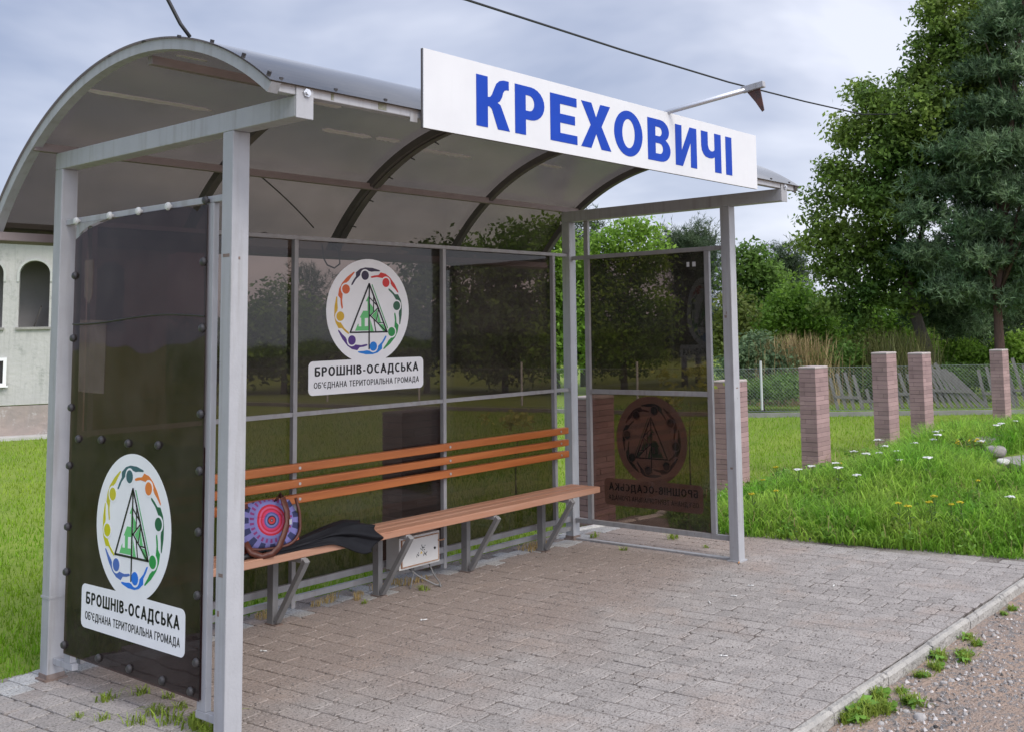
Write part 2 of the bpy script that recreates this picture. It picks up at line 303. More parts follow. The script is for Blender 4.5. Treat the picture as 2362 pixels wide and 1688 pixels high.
def pave(name, c1, c2, island, dirt=1.):
    """rough concrete: speckled aggregate, a brownish dust film in the sheltered middle, uneven greys"""
    m, t, out = newmat(name); l = t.links.new; co = N(t, 'ShaderNodeTexCoord'); p = N(t, 'ShaderNodeBsdfPrincipled', Roughness=.92); p.inputs['Specular IOR Level'].default_value = .2
    def noi(sc, de=4., ro=.6, a=.4, b=.6, lo=0., hi=1.):
        n = N(t, 'ShaderNodeTexNoise', Scale=sc, Detail=de, Roughness=ro); l(co.outputs['Object'], n.inputs['Vector']); r = N(t, 'ShaderNodeMapRange'); l(n.outputs['Fac'], r.inputs[0])
        for k, q_ in zip((1, 2, 3, 4), (a, b, lo, hi)): r.inputs[k].default_value = q_
        return r.outputs[0], n
    def mixc(f_, a, b):
        x = N(t, 'ShaderNodeMix', data_type='RGBA')
        for k, q_ in ((0, f_), (6, a), (7, b)):
            if isinstance(q_, tuple): x.inputs[k].default_value = (*q_, 1)
            else: l(q_, x.inputs[k])
        return x.outputs[2]
    col = mixc(noi(7 if island else 1.7)[0], c1, c2)
    if island:
        g_ = N(t, 'ShaderNodeNewGeometry'); r = N(t, 'ShaderNodeMapRange'); l(g_.outputs['Random Per Island'], r.inputs[0]); r.inputs[3].default_value = 1-island; r.inputs[4].default_value = 1+island
        h = N(t, 'ShaderNodeHueSaturation'); l(r.outputs[0], h.inputs['Value']); l(col, h.inputs['Color']); col = h.outputs[0]
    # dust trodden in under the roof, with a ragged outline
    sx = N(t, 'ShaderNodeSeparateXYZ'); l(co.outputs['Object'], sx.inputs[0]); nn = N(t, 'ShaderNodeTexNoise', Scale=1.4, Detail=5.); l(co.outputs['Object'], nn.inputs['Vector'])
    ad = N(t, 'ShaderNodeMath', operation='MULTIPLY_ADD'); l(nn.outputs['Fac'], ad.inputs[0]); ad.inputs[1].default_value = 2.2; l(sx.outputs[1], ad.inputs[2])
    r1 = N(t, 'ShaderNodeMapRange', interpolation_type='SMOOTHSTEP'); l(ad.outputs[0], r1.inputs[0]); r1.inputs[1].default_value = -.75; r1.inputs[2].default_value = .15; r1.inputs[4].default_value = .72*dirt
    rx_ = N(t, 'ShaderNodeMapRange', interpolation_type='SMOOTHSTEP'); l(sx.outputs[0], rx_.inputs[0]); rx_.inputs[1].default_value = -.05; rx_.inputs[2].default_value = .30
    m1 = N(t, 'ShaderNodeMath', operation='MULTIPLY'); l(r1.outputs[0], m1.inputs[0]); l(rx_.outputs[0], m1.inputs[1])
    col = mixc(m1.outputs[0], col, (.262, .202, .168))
    f2, _ = noi(2.4, 6., .65, .52, .68, 0., .55*dirt); col = mixc(f2, col, (.33, .26, .215))
    f3, n3 = noi(100, 3., .6, .53, .60, 0., .62); col = mixc(f3, col, (.10, .088, .08))
    f4, _ = noi(85, 3., .6, .56, .64, 0., .5); col = mixc(f4, col, (.46, .42, .39))
    l(col, p.inputs['Base Color']); b = N(t, 'ShaderNodeBump', Strength=1., Distance=.004); l(n3.outputs['Fac'], b.inputs['Height']); l(b.outputs[0], p.inputs['Normal'])
    l(p.outputs[0], out.inputs[0]); return m
# paving: individually laid concrete setts in courses that run front to back, on a sandy bed
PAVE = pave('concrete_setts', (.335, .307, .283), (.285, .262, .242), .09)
PAVE2 = pave('edge_setts_lit_pale', (.43, .43, .415), (.35, .35, .34), .12, dirt=.2)  # back-edge setts: light falling in behind the panes put into their pale colour
BEDM = pave('joint_sand', (.29, .26, .235), (.085, .070, .060), 0., .5)
bed = MB(); bxs = np.arange(-2.2, 4.63, .035); bys = np.arange(-3.008, .21, .035); g = np.random.default_rng(44)
from mathutils import noise as mnoise
for y in bys:
    for x in bxs:
        n1 = mnoise.noise((x*1.1+5, y*1.1, 3)); n2 = mnoise.noise((x*6, y*6, 9)); n3 = mnoise.noise((x*17, y*17, 1))
        bed.v.append((x, y, min(-.0016, -.0042+.0020*n1+.0014*n2+.0010*n3+(.0016 if y < -1.0 and x > .4 else 0))-(.005 if x < .12 else 0)-(.004 if y > -.25 else 0)))
nb_ = len(bxs)
for j in range(len(bys)-1):
    for i in range(nb_-1): bed.f.append((j*nb_+i, j*nb_+i+1, (j+1)*nb_+i+1, (j+1)*nb_+i)); bed.mi.append(0)
bd = tag(bed.build('paving_bed', BEDM), kind='structure')
pv = MB(); x = -2.4
while x < 4.60:
    wd = random.choice((.108, .110, .113)); y = -3.005+random.uniform(-.08, 0)
    while y < .16:
        ln = random.choice((.095, .12, .125, .155, .16, .165, .185, .20)); y1 = y+ln
        edge = 4.28+max(0, (-y-1.0))*.135+random.uniform(-.03, .03)+.06*y
        if x+wd < edge and y1 < .17+random.uniform(-.05, .05):
            yy = max(y, -3.003); cy_ = (yy+y1)/2; cx_ = x+wd/2-.06*cy_; j_ = random.uniform(.0016, .0036)
            M_ = Matrix.Translation((cx_, cy_, random.uniform(-.0012, .0010))) @ Matrix.Rotation(random.gauss(.058, .012), 4, 'Z') @ Matrix.Rotation(random.gauss(0, .004), 4, 'X') @ Matrix.Rotation(random.gauss(0, .004), 4, 'Y')
            a, b = wd/2-j_, (y1-yy)/2-j_; c = min(a, b)*random.uniform(.12, .30); z0, z1, ch = -.05, 0., .0022
            if b > .012:
                ring = [(-a+c, -b), (a-c, -b), (a, -b+c), (a, b-c), (a-c, b), (-a+c, b), (-a, b-c), (-a, -b+c)]
                ring = [(p[0]+random.uniform(-.002, .002), p[1]+random.uniform(-.002, .002)) for p in ring]
                vv = [M_ @ Vector((px, py, z0)) for px, py in ring]+[M_ @ Vector((px, py, z1-ch)) for px, py in ring]+[M_ @ Vector((px*(1-ch*1.3/a), py*(1-ch*1.3/b), z1)) for px, py in ring]
                ff = [(k, (k+1) % 8, 8+(k+1) % 8, 8+k) for k in range(8)]+[(8+k, 8+(k+1) % 8, 16+(k+1) % 8, 16+k) for k in range(8)]+[tuple(range(16, 24))]
                pv.add(vv, ff, 1 if (cy_ > -.10 and random.random() < .85) else 0)
        y = y1
    x += wd
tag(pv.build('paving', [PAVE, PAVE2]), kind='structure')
KERB = mat('rough_kerb_concrete', (.40, .375, .335), (.29, .275, .25), 9, .95, bump=.02, bscale=38, spots=((.19, .175, .16), 11, .57))
kb = MB(); x = -1.9
while x < 12:
    ln = random.uniform(.46, .52); q = 6
    for i in range(q):
        pass
    dz, dy = random.uniform(-.006, .004), random.uniform(-.004, .004)
    kb.rbox(x+.002, x+ln-.002, -3.052+dy, -3.006+dy, -.13, .004+dz, .013)
    x += ln
tag(kb.build('kerb', KERB), kind='structure')
WK = mat('white_edging_stone', (.62, .60, .56), (.42, .40, .36), 9, .9, bump=.01, bscale=30)
kb = MB(); x = 3.75
while x < 7.4:
    ln = random.uniform(.20, .5); Mk = Matrix.Translation((x, .015+.17*max(0, 4.6-x), 0)) @ Matrix.Rotation(random.uniform(-.06, .06)-(.16 if x < 4.6 else 0), 4, 'Z')
    kb.rbox(0, ln-.01, -.035, .035, -.12, .012+random.uniform(-.012, .02), .012, M=Mk); x += ln
tag(kb.build('lawn_edging', WK), kind='structure')

# ------------------------------------------------------------------ bus shelter
w, D, LN, H, HB, OV = .0725, 1.426, 3.57, 2.25, .077, .382
YF = -(D+OV)                                           # front of the beams
sh = thing('bus_shelter', 'grey steel bus shelter with arched brown see-through roof and walls, standing on the paving', 'bus shelter')
RUST = mat('rusty_post_foot', (.16, .10, .07), (.24, .20, .18), 18, .8, bump=.002, bscale=90)
for X in (0, LN):
    for Y in (-.0703, -D):
        p = MB().box(X, X+w, Y, Y+.0703, -.02, H).build('post', STEEL, sh, .004)
        q = MB(); q.box(X-.012, X+w+.012, Y-.012, Y+.0823, -.01, .006)
        if Y > -.2: q.box(X-.0025, X+w+.0025, Y-.0025, Y+.0728, .006, .026)
        q.build('base_plate', RUST if Y > -.2 else STEEL, p)
        if X == 0 and Y > -.2: MB().box(-.003, w+.003, Y-.003, Y+.0733, .347, .357).build('joint_collar', STEEL, p)
    for k in range(3):
        zc = random.uniform(.3, 2.0); MB().box(X-.0006, X+.0004, -D+.012+random.uniform(0, .04), -D+.020+random.uniform(0, .04), zc, zc+random.uniform(.006, .03)).build('paint_chip', RUST, sh)
        zc = random.uniform(.3, 2.0); MB().box(X+random.uniform(.005, .03), X+random.uniform(.032, .05), -D-.0006, -D+.0004, zc, zc+random.uniform(.004, .012)).build('paint_chip', RUST, sh) if k < 1 else None
    b = MB().box(X+.0002, X+w-.0002, YF, -.0005, H, H+HB).build('beam', STEEL, sh, .003)
    MB().box(X+.001, X+w+.002, YF-.006, YF-.0005, H-.004, H+.112).build('end_plate', STEEL2 if X else STEEL, b, .002)
    q = MB(); q.tube([(X+.043, YF-.006, H+.09), (X+.043, YF-.014, H+.09)], .016, 6); q.tube([(X+.043, YF-.014, H+.09), (X+.043, YF-.022, H+.09)], .009, 10)
    q.build('bolt', ZINC, b)
YC, ZC, RR = -.891, 1.055, 1.600
def arcp(a, r): return (YC-r*math.sin(a), ZC+r*math.cos(a))          # a>0 towards the front
A0, A1 = R(-55), R(35.6)
def rib(X0, X1, r0, r1, n=40):
    m_ = MB(); ps = []
    for i in range(n+1):
        a = A0+(A1-A0)*i/n
        for r_, X in ((r1, X0), (r1, X1), (r0, X1), (r0, X0)): y, z = arcp(a, r_); ps.append((X, y, z))
    fs = [(4*i+4+k, 4*i+4+(k+1) % 4, 4*i+(k+1) % 4, 4*i+k) for i in range(n) for k in range(4)]+[(0, 1, 2, 3), (4*n+3, 4*n+2, 4*n+1, 4*n)]
    return m_.add(ps, fs)
ROOFO = poly('weathered_roof_top', (.43, .395, .36), dust=.10, dustcol=(.30, .29, .27), rough=.14, gloss=1.15, ior=1.75)
q = rib(-.115, 3.795, RR, RR+.006, 64); q.mi = [1 if (i < 256 and i % 4 == 0) else 0 for i in range(len(q.f))]
rsheet = q.build('roof_sheet', [ROOFM, ROOFO], sh, smooth=False)
for X0, X1, mt in ((-.107, -.067, STEEL), (.835, .875, RIBST), (1.80, 1.828, RIBST), (1.85, 1.878, RIBST), (2.805, 2.84, RIBST), (3.748, 3.788, RIBST)):
    q = rib(X0, X1, RR-.042, RR-.001).build('roof_rib', mt, sh)
    if mt is STEEL:
        for a in (-48, -38, -28, -18, -8.5, 1, 10.5, 19, 27, 33.5):
            y, z = arcp(R(a), RR+.006); MB().tube([(X0+.02, y, z), (X0+.02, *arcp(R(a), RR+.016))], .008, 8).build('screw', BOLTD, q)
q = rib(1.822, 1.856, RR-.050, RR-.043); q.build('joint_strip', RIBST, sh)
for a in (-46, -38, -30, -22, -14, -7, 0, 8): MB().tube([(1.86, *arcp(R(a), RR-.05)), (1.887, *arcp(R(a), RR-.06))], .004, 6).build('cable_tie', BOLTD, sh)
def along(name, y, z, wy, wz, x0, x1, mt, ang=0):
    M_ = Matrix.Translation((0, y, z)) @ Matrix.Rotation(ang, 4, 'X')
    return MB().box(x0, x1, -wy/2, wy/2, -wz/2, wz/2, M=M_).build(name, mt, sh, .003)
y, z = arcp(R(-33.7), RR-.066); along('purlin', -.001, 2.347, .034, .038, -.100, 3.78, PURL)
y, z = arcp(R(1.5), RR-.062); along('purlin', y, z, .036, .036, -.066, 3.747, PURL, R(1.5))
y, z = arcp(R(-54.0), RR-.062); along('eave_rail', y, z, .04, .045, -.107, 3.788, PURL, R(-20))
fr = along('front_rail', YF+.020, 2.347, .04, .038, -.0665, 3.747, STEEL, R(0))
x = -.05
while x < 3.8: MB().tube([(x, YF+.012, 2.372), (x, YF+.01, 2.384)], .008, 8).build('screw', BOLTD, fr); x += .235
LICH = mat('lichen_stain', (.13, .13, .06), (.27, .27, .24), 60, .9)
for x0, x1 in ((.155, .168), (.375, .415)): MB().box(x0, x1, YF-.0012, YF+.0002, 2.334, 2.362).build('lichen_patch', LICH, fr)
MB().box(.535, .572, YF-.002, YF+.0004, 2.31, 2.352).build('torn_strip', STEEL2, fr)
STREAK = leaf('painted_sky_streak', (.80, .79, .78), (.66, .65, .64), .35, .02, .6)  # sky light on the roof underside, put into pale translucent strips
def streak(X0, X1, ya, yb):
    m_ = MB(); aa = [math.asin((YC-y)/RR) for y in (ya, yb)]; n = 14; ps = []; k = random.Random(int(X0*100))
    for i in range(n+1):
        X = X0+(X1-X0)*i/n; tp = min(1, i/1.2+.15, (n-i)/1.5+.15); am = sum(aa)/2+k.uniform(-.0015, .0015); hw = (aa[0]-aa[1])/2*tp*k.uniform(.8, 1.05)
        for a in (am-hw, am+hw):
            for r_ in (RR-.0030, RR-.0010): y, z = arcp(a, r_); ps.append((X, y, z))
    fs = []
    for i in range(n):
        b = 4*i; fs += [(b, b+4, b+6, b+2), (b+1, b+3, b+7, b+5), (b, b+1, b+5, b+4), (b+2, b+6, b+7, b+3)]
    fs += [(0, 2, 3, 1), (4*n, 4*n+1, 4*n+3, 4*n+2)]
    return m_.add(ps, fs).build('sky_light_streak', STREAK, rsheet)
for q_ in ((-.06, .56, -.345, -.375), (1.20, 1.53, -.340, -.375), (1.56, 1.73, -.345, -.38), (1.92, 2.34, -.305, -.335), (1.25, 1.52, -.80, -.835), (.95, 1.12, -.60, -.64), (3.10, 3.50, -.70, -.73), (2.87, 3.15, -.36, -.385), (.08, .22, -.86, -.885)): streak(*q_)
# back wall: rails, mullions, six panes
YB = -.038
for z0, z1 in ((1.997, 2.020), (1.036, 1.060), (.125, .160), (.062, .092)):
    MB().box(w, LN, YB-.0125, YB+.0125, z0, z1).build('rail', STEEL2, sh, .002)
MU = ((.150, .176), (1.254, 1.280), (2.350, 2.376), (3.404, 3.430))
for x0, x1 in MU: MB().box(x0, x1, YB-.0165, YB+.0145, .03, 1.9965).build('mullion', STEEL2, sh, .002)
NOISEP = {}
panes = {}
for i in range(3):
    for k, (z0, z1) in enumerate(((.162, 1.034), (1.062, 1.995))):
        panes[i, k] = MB().box(MU[i][0]+.010, MU[i+1][1]-.010, YB+.016, YB+.020, z0-.02, z1+.018).build('wall_pane', PANEL, sh)
q = MB(); q.tube([(1.035+.6*i/14, *arcp(math.asin((YC-(.02+.285*i/14))/RR), RR-.008)) for i in range(15)], .004, 6); q.build('roof_cable', BOLTD, sh, smooth=True)
q = MB(); q.tube([(1.495, .03, 1.985), (1.503, .03, 1.948), (1.508, .03, 1.907), (1.533, .03, 1.87), (1.583, .03, 1.854), (1.621, .03, 1.88), (1.617, .03, 1.918), (1.60, .03, 1.98)], .0045, 6); q.build('hanging_cable', BOLTD, sh, smooth=True)
for X in (1.10, 2.80):
    q = MB(); q.tube([(X, -.012, 2.02), (X, .41, 2.01)], .012, 6); q.build('roof_strut', RIBST, sh)
# far end frame with two panes
XE = LN+w/2
for z0, z1 in ((1.972, 2.000), (.118, .149)): MB().box(XE-.013, XE+.013, -D+.0703, -.0703, z0, z1).build('end_rail', STEEL2, sh, .002)
MB().box(XE-.011, XE+.011, -1.205, -.223, 1.021, 1.053).build('end_rail', STEEL2, sh, .002)
MB().box(XE-.02, XE+.02, -D+.0703, -.0703, -.018, .012).build('ground_rail', STEEL2, sh, .003)
for y0, z1 in ((-.223, 1.9715), (-1.245, 1.9715)): MB().box(XE-.0125, XE+.0125, y0, y0+.038, .1495, z1).build('end_upright', STEEL2, sh, .002)
MB().box(XE-.0125, XE+.0125, -.223, -.185, 2.0005, H).build('end_upright', STEEL2, sh, .002)
fp1 = MB().box(XE+.0145, XE+.0185, -1.240, -.19, 1.04, 1.99).build('end_pane', PANEL, sh)
fp0 = MB().box(XE+.0145, XE+.0185, -1.240, -.19, .135, 1.036).build('end_pane', PANEL, sh)
for y0, y1 in ((-1.075, -1.055), (-1.125, -1.10)): MB().box(XE+.0115, XE+.014, y0, y1, 1.875, 1.906).build('tape_scrap', WHITE, fp1)
# near end frame with one large bolted pane
XN = w/2
MB().box(XN-.013, XN+.013, -D+.0703, -.0703, 1.992, 2.018).build('end_rail', STEEL, sh, .002)
for y0, y1 in ((-.245, -.0703), (-D+.0703, -1.200)): MB().box(XN-.013, XN+.013, y0, y1, .066, .094).build('rail_stub', STEEL, sh, .002)
for y0 in (-1.264, -.225): MB().box(XN-.0125, XN+.0125, y0, y0+.058, .0945, 1.9915).build('end_upright', STEEL, sh, .002)
XP = .016
def yz(p): return (-p[0], p[1])
MP = frame((XP, 0, 0), (0, -1, 0), (0, 0, 1))            # local x = -Y (left to right seen from outside), local y = Z, faces -X
out_ = [(.188, .135), (1.238, .133), (1.238, 1.985), (1.20, 1.985), (1.17, 1.962), (1.12, 1.985), (1.0, 1.992), (.80, 1.992), (.62, 1.990), (.50, 1.984), (.42, 1.975), (.33, 1.962), (.25, 1.942), (.188, 1.918)]
sp = MB().prism([out_], MP, -.004 if MP.to_3x3()[0][2] > 0 else .004).build('side_pane', PANELN, sh)
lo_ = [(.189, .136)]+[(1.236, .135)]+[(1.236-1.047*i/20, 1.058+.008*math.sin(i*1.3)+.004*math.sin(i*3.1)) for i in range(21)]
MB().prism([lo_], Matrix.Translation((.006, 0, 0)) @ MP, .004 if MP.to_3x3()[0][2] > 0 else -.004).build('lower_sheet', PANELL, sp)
NOUT = -1 if MP.to_3x3()[0][2] > 0 else 1               # sign that lifts local z towards the outside (-X)
def bolt(y, z, mt, r=.017):
    q = MB(); q.tube([(.0335, y, z), (XP-.010, y, z)], r*.45, 8); q.tube([(XP-.0045, y, z), (XP-.009, y, z), (XP-.016, y, z), (XP-.018, y, z)], [r, r, r*.72, r*.2], 14)
    return q.build('bolt', mt, sp)
for y in (-.196, -.493, -.730, -.960): bolt(y, 2.001, BOLTW)
bolt(-1.231, 2.001, BOLTD)
for z in (1.764, 1.508, 1.185, .972, .746, .514, .271): bolt(-1.222, z, BOLTD)
for z in (1.757, 1.481, 1.18, .93, .669, .478, .172): bolt(-.196, z, BOLTD)
for y, z in ((-.496, .167), (-.744, .167), (-.990, .165), (-1.188, .161), (-.271, 1.048), (-.470, 1.053), (-.691, 1.049), (-.923, 1.053)): bolt(y, z, BOLTD)
q = MB(); q.tube([(XP-.006, y, 1.555+.012*math.sin(y*5)-.01*(y+.7)**2) for y in np.linspace(-.19, -1.235, 30)], .0035, 6); q.build('pane_crease', SEAM, sp)
MB().prism([[(.255, 1.250), (.475, 1.245), (.485, 1.555), (.252, 1.560)]], frame((XP-.0045, 0, 0), (0, -1, 0), (0, 0, 1)), NOUT*.0008).build('poster_residue', RESID, sp)
MB().prism([[(.285, 1.66), (.33, 1.63), (.355, 1.66), (.36, 1.82), (.28, 1.82)]], frame((XP-.0045, 0, 0), (0, -1, 0), (0, 0, 1)), NOUT*.0008).build('tape_strip', RESID, sp)
MB().prism([[(.238, 1.952), (.30, 1.972), (.42, 1.988), (.47, 1.9905), (.206, 1.9905), (.206, 1.935)]], frame((XP+.002, 0, 0), (0, -1, 0), (0, 0, 1)), .0015).build('broken_edge', STEEL2, sp)

# ------------------------------------------------------------------ the emblem stickers
PALB = [(.035, .025, .055), (.60, .03, .025), (.03, .11, .06), (.02, .27, .06), (.0, .19, .62), (.075, .025, .20), (.62, .38, .02), (.63, .12, .03)]
PALA = [(.035, .11, .13), (.70, .20, .04), (.01, .11, .05), (.015, .28, .06), (.01, .16, .65), (.065, .14, .44), (.55, .53, .01), (.55, .50, .03)]
FIG = [(.70, 33), (.735, 26), (.773, 18), (.847, 15.5), (.88, 6.5), (.886, -2), (.880, -14), (.879, -26.5), (.865, -28), (.85, -26.5), (.82, -19), (.797, -12.5), (.807, -8), (.818, -4), (.818, -.5), (.800, 3.5), (.772, 6.2), (.749, 11), (.719, 20), (.673, 30.5), (.68, 33)]
GREEN = mat('print_green', (.13, .50, .17), None, rough=.45); GREEND = mat('print_dark_green', (.10, .36, .15), None, rough=.45)
def sticker(M0, parent, pal, pname, lift, sc=1., sgn=1, base=None, ink=None):
    """round emblem over a name plate; M0: local x to the right, y up, origin at the middle of the circle"""
    q = MB(); r = .291
    a0 = math.degrees(math.asin(-.266/r)); yb, yt, xr, c = -.447, -.268, .402, .028
    loop = arc(0, 0, r, r, a0, 180-a0, 60)
    loop += [(-xr+c, yt)]+arc(-xr+c, yt-c, c, c, 90, 180, 5)[1:]+arc(-xr+c, yb+c, c, c, 180, 270, 5)+arc(xr-c, yb+c, c, c, 270, 360, 5)+arc(xr-c, yt-c, c, c, 0, 90, 5)
    T = M0 @ Matrix.Scale(sc, 4); q.prism([loop], T, lift, 0)
    def up_(k): return T @ Matrix.Translation((0, 0, lift*(k if sgn > 0 else -.02-k*.12)))
    mats = [base or STICK, BLACK, GREEN, GREEND]
    for i, colr in enumerate(pal):
        mats.append(mat('print_%s_%d' % (pname, i), colr, None, rough=.45)); th = 98.5-45*i
        q.prism([[(r*.93*rr_*math.cos(R(th+dt_)), r*.95*rr_*math.sin(R(th+dt_))) for rr_, dt_ in FIG]], up_(1), lift*sgn, 4+i)
        q.prism([disc(r*.69*math.cos(R(th)), r*.69*math.sin(R(th)), r*.118, None, 22)], up_(2), lift*sgn, 0)
        q.prism([disc(r*.69*math.cos(R(th)), r*.69*math.sin(R(th)), r*.090, None, 20)], up_(3), lift*sgn, 4+i)
    def px(p): x_, y_ = p; return ((x_-693)/456*r, (640-y_)/530*r)
    for pol in ([(690, 480), (655, 545), (676, 545), (676, 640), (628, 640), (590, 710), (606, 710), (606, 800), (572, 770), (540, 842), (690, 842)], [(705, 725), (745, 850), (705, 850)], [(722, 690), (788, 622), (768, 735)], [(792, 655), (828, 762), (783, 757)], [(790, 775), (850, 780), (885, 850), (850, 850)], [(700, 560), (742, 610), (742, 650), (705, 690)]):
        q.prism([[px(p) for p in pol]], up_(1), lift*sgn, 2)
    for pol in ([(645, 715), (680, 712), (680, 795), (645, 797)], [(580, 735), (606, 735), (606, 798), (578, 798)]): q.prism([[px(p) for p in pol]], up_(2), lift*sgn, 0)
    q.prism([[px(p) for p in seg((724, 372), (912, 845), 11)]], up_(1), lift*sgn, 3)
    for a, b, wd in (((692, 362), (488, 858), 16), ((692, 362), (893, 856), 16), ((486, 857), (898, 857), 16), ((693, 362), (693, 1028), 14), ((697, 505), (780, 585), 10), ((742, 480), (742, 645), 10), ((700, 695), (792, 608), 10), ((700, 684), (880, 852), 12), ((745, 728), (766, 850), 10), ((798, 620), (772, 742), 9), ((795, 765), (858, 765), 9)):
        q.prism([[px(p) for p in seg(a, b, wd)]], up_(3), lift*sgn, 1)
    for body, yy, wd, hh, t_ in (('БРОШНІВ-ОСАДСЬКА', -.348, .725, .050, .17), ("ОБ'ЄДНАНА ТЕРИТОРІАЛЬНА ГРОМАДА", -.411, .735, .0325, .14)):
        lettering(q, body, wd, hh, t_, up_(1.3) @ Matrix.Translation((0, yy, 0)), 1, lift*sgn)
    return q.build('sticker', mats, parent)
MS = Matrix(((0, 0, -1, XP-.0048), (-1, 0, 0, -.739), (0, 1, 0, .718), (0, 0, 0, 1)))
sticker(MS, sp, PALA, 'near', .0005)
MS = Matrix(((1, 0, 0, 1.792), (0, 0, -1, YB+.0155), (0, 1, 0, 1.607), (0, 0, 0, 1)))
sticker(MS, panes[1, 1], PALB, 'back', .0005, 1.045)
# far end sticker: stuck on the outside of its pane, so it is seen in mirror image through the brown pane
VINYL = leaf('seen_through_vinyl', (.74, .58, .53), (.66, .51, .46), .62, .02, .6)
MS = Matrix(((0, 0, 1, XE+.0215), (1, 0, 0, -.722), (0, 1, 0, .715), (0, 0, 0, 1)))
PALF = [tuple(.3*c+.05 for c in p) for p in PALB]
sticker(MS, fp0, PALF, 'far', .0004, 1.02, -1, VINYL)

# ------------------------------------------------------------------ name sign
sg = thing('sign', 'long white sign board with big blue lettering along the front edge of the roof', 'sign', (1.895, -1.845, 2.286))
x0, x1 = .573-1.895, 3.218-1.895
q = MB(); q.box(x0, x1, 0, .004, 0, .324)
q.build('board', WHITE, sg)
q = MB(); q.box(x0, x1, .0045, .016, .321, .324); q.box(x0, x1, .0045, .016, 0, .003); q.box(x0, x0+.003, .0045, .016, .0035, .3205); q.box(x1-.003, x1, .0045, .016, .0035, .3205)
q.build('back_frame', RIBST, sg)
for X in (-1.0, -.35, .35, 1.0): MB().box(X-.015, X+.015, .0045, .012, .02, .30).build('bracket', STEEL2, sg)
GL = {
 'К': (.90, [[[(.0, 0), (.31, 0), (.31, .42), (.36, .42), (.42, .38), (.585, 0), (.92, 0), (.70, .42), (.66, .49), (.58, .525), (.65, .57), (.71, .66), (.74, .75), (.78, .80), (.84, .82), (.90, .82), (.90, 1), (.76, 1), (.64, .97), (.55, .90), (.49, .79), (.43, .67), (.38, .61), (.31, .60), (.31, 1), (0, 1)]]]),
 'Р': (.87, [[[(0, 0), (.31, 0), (.31, .32), (.46, .32)]+arc(.46, .66, .41, .34, -90, 90, 12)+[(0, 1)], [(.31, .50), (.42, .50)]+arc(.42, .66, .145, .16, -90, 90, 8)+[(.31, .82)]]]),
 'Е': (.86, [[[(0, 0), (.86, 0), (.86, .19), (.31, .19), (.31, .41), (.79, .41), (.79, .60), (.31, .60), (.31, .81), (.85, .81), (.85, 1), (0, 1)]]]),
 'Х': (1.03, [[[(0, 0), (.34, 0), (.515, .33), (.69, 0), (1.03, 0), (.70, .51), (1.01, 1), (.67, 1), (.515, .69), (.36, 1), (.02, 1), (.33, .51)]]]),
 'О': (1.06, [[disc(.53, .5, .53, .525, 44), disc(.53, .5, .235, .335, 36)[::-1]]]),
 'В': (.92, [[[(0, 0), (.52, 0)]+arc(.52, .285, .40, .285, -90, 55, 10)+[(.72, .53)]+arc(.50, .735, .37, .265, -35, 90, 10)+[(0, 1)], [(.31, .18), (.48, .18)]+arc(.48, .305, .13, .125, -90, 90, 8)+[(.31, .43)], [(.31, .60), (.46, .60)]+arc(.46, .71, .115, .11, -90, 90, 8)+[(.31, .82)]]]),
 'И': (.93, [[[(0, 0), (.30, 0), (.665, .62), (.655, 0), (.93, 0), (.93, 1), (.63, 1), (.265, .38), (.275, 1), (0, 1)]]]),
 'Ч': (.92, [[[(.615, 0), (.92, 0), (.92, 1), (.615, 1), (.615, .57), (.53, .525), (.43, .525), (.35, .56), (.305, .66), (.305, 1), (0, 1), (0, .62), (.03, .50), (.10, .41), (.20, .355), (.36, .335), (.50, .345), (.615, .385)]]]),
 'І': (.30, [[[(0, 0), (.30, 0), (.30, 1), (0, 1)]]])}
lt = MB()
for ch, xa, xb in (('К', .867, 1.066), ('Р', 1.105, 1.300), ('Е', 1.340, 1.532), ('Х', 1.560, 1.792), ('О', 1.818, 2.055), ('В', 2.101, 2.306), ('И', 2.354, 2.561), ('Ч', 2.608, 2.814), ('І', 2.864, 2.931)):
    wd, polys = GL[ch]; kx = (xb-xa)/wd; hz = .221
    for lp in polys:
        Ml = Matrix(((1, 0, 0, xa-1.895), (0, 0, -1, -.0004), (0, 1, 0, .051), (0, 0, 0, 1)))
        lt.prism([[(p[0]*kx, p[1]*hz) for p in l_] for l_ in lp], Ml, .0012)
lt.build('lettering', BLUE, sg)

# ------------------------------------------------------------------ bench
LEGM = mat('dark_grey_leg_steel', (.185, .18, .175), (.23, .225, .22), 12, .6, spots=((.12, .09, .07), 16, .64))
bn = thing('bench', 'long wooden slat bench on grey steel legs along the back wall of the shelter', 'bench', (1.8, -.2, 0))
def P(m_): m_.v = [(a-1.8, b+.2, c) for a, b, c in m_.v]; return m_
for z0, z1, y0 in ((.745, .790, -.099), (.664, .707, -.100), (.582, .628, -.1015)):
    q = MB(); sag = .004
    q.box(.13, 3.502, y0, -.0555, z0, z1); s_ = P(q).build('backrest_slat', ORANGE, bn, .005)
    for X in (1.267, 2.363, 3.417): P(MB().tube([(X, y0-.003, (z0+z1)/2), (X, y0+.004, (z0+z1)/2)], .008, 10)).build('bolt_head', ZINC, s_)
for y0, y1 in ((-.382, -.292), (-.282, -.208), (-.198, -.124)): P(MB().box(.13, 3.492+random.uniform(-.004, .004), y0, y1, .362, .402)).build('seat_slat', WORN, bn, .005)
for X in (.42, 1.09, 1.775, 2.467, 3.17):
    g = P(MB().box(X-.016, X+.016, -.15, -.10, 0, .337)).build('leg', LEGM, bn, .002)
    q = MB(); q.bar((X, -.168, .02), (X, -.405, .352), .030, .028, (0, -.4, 1)); P(q).build('brace', LEGM, g, .002)
    P(MB().box(X-.015, X+.015, -.385, -.11, .3375, .3615)).build('seat_support', STEEL2, g, .002)
    P(MB().box(X-.022, X+.022, -.185, -.09, -.004, .006)).build('foot', RUST, g)

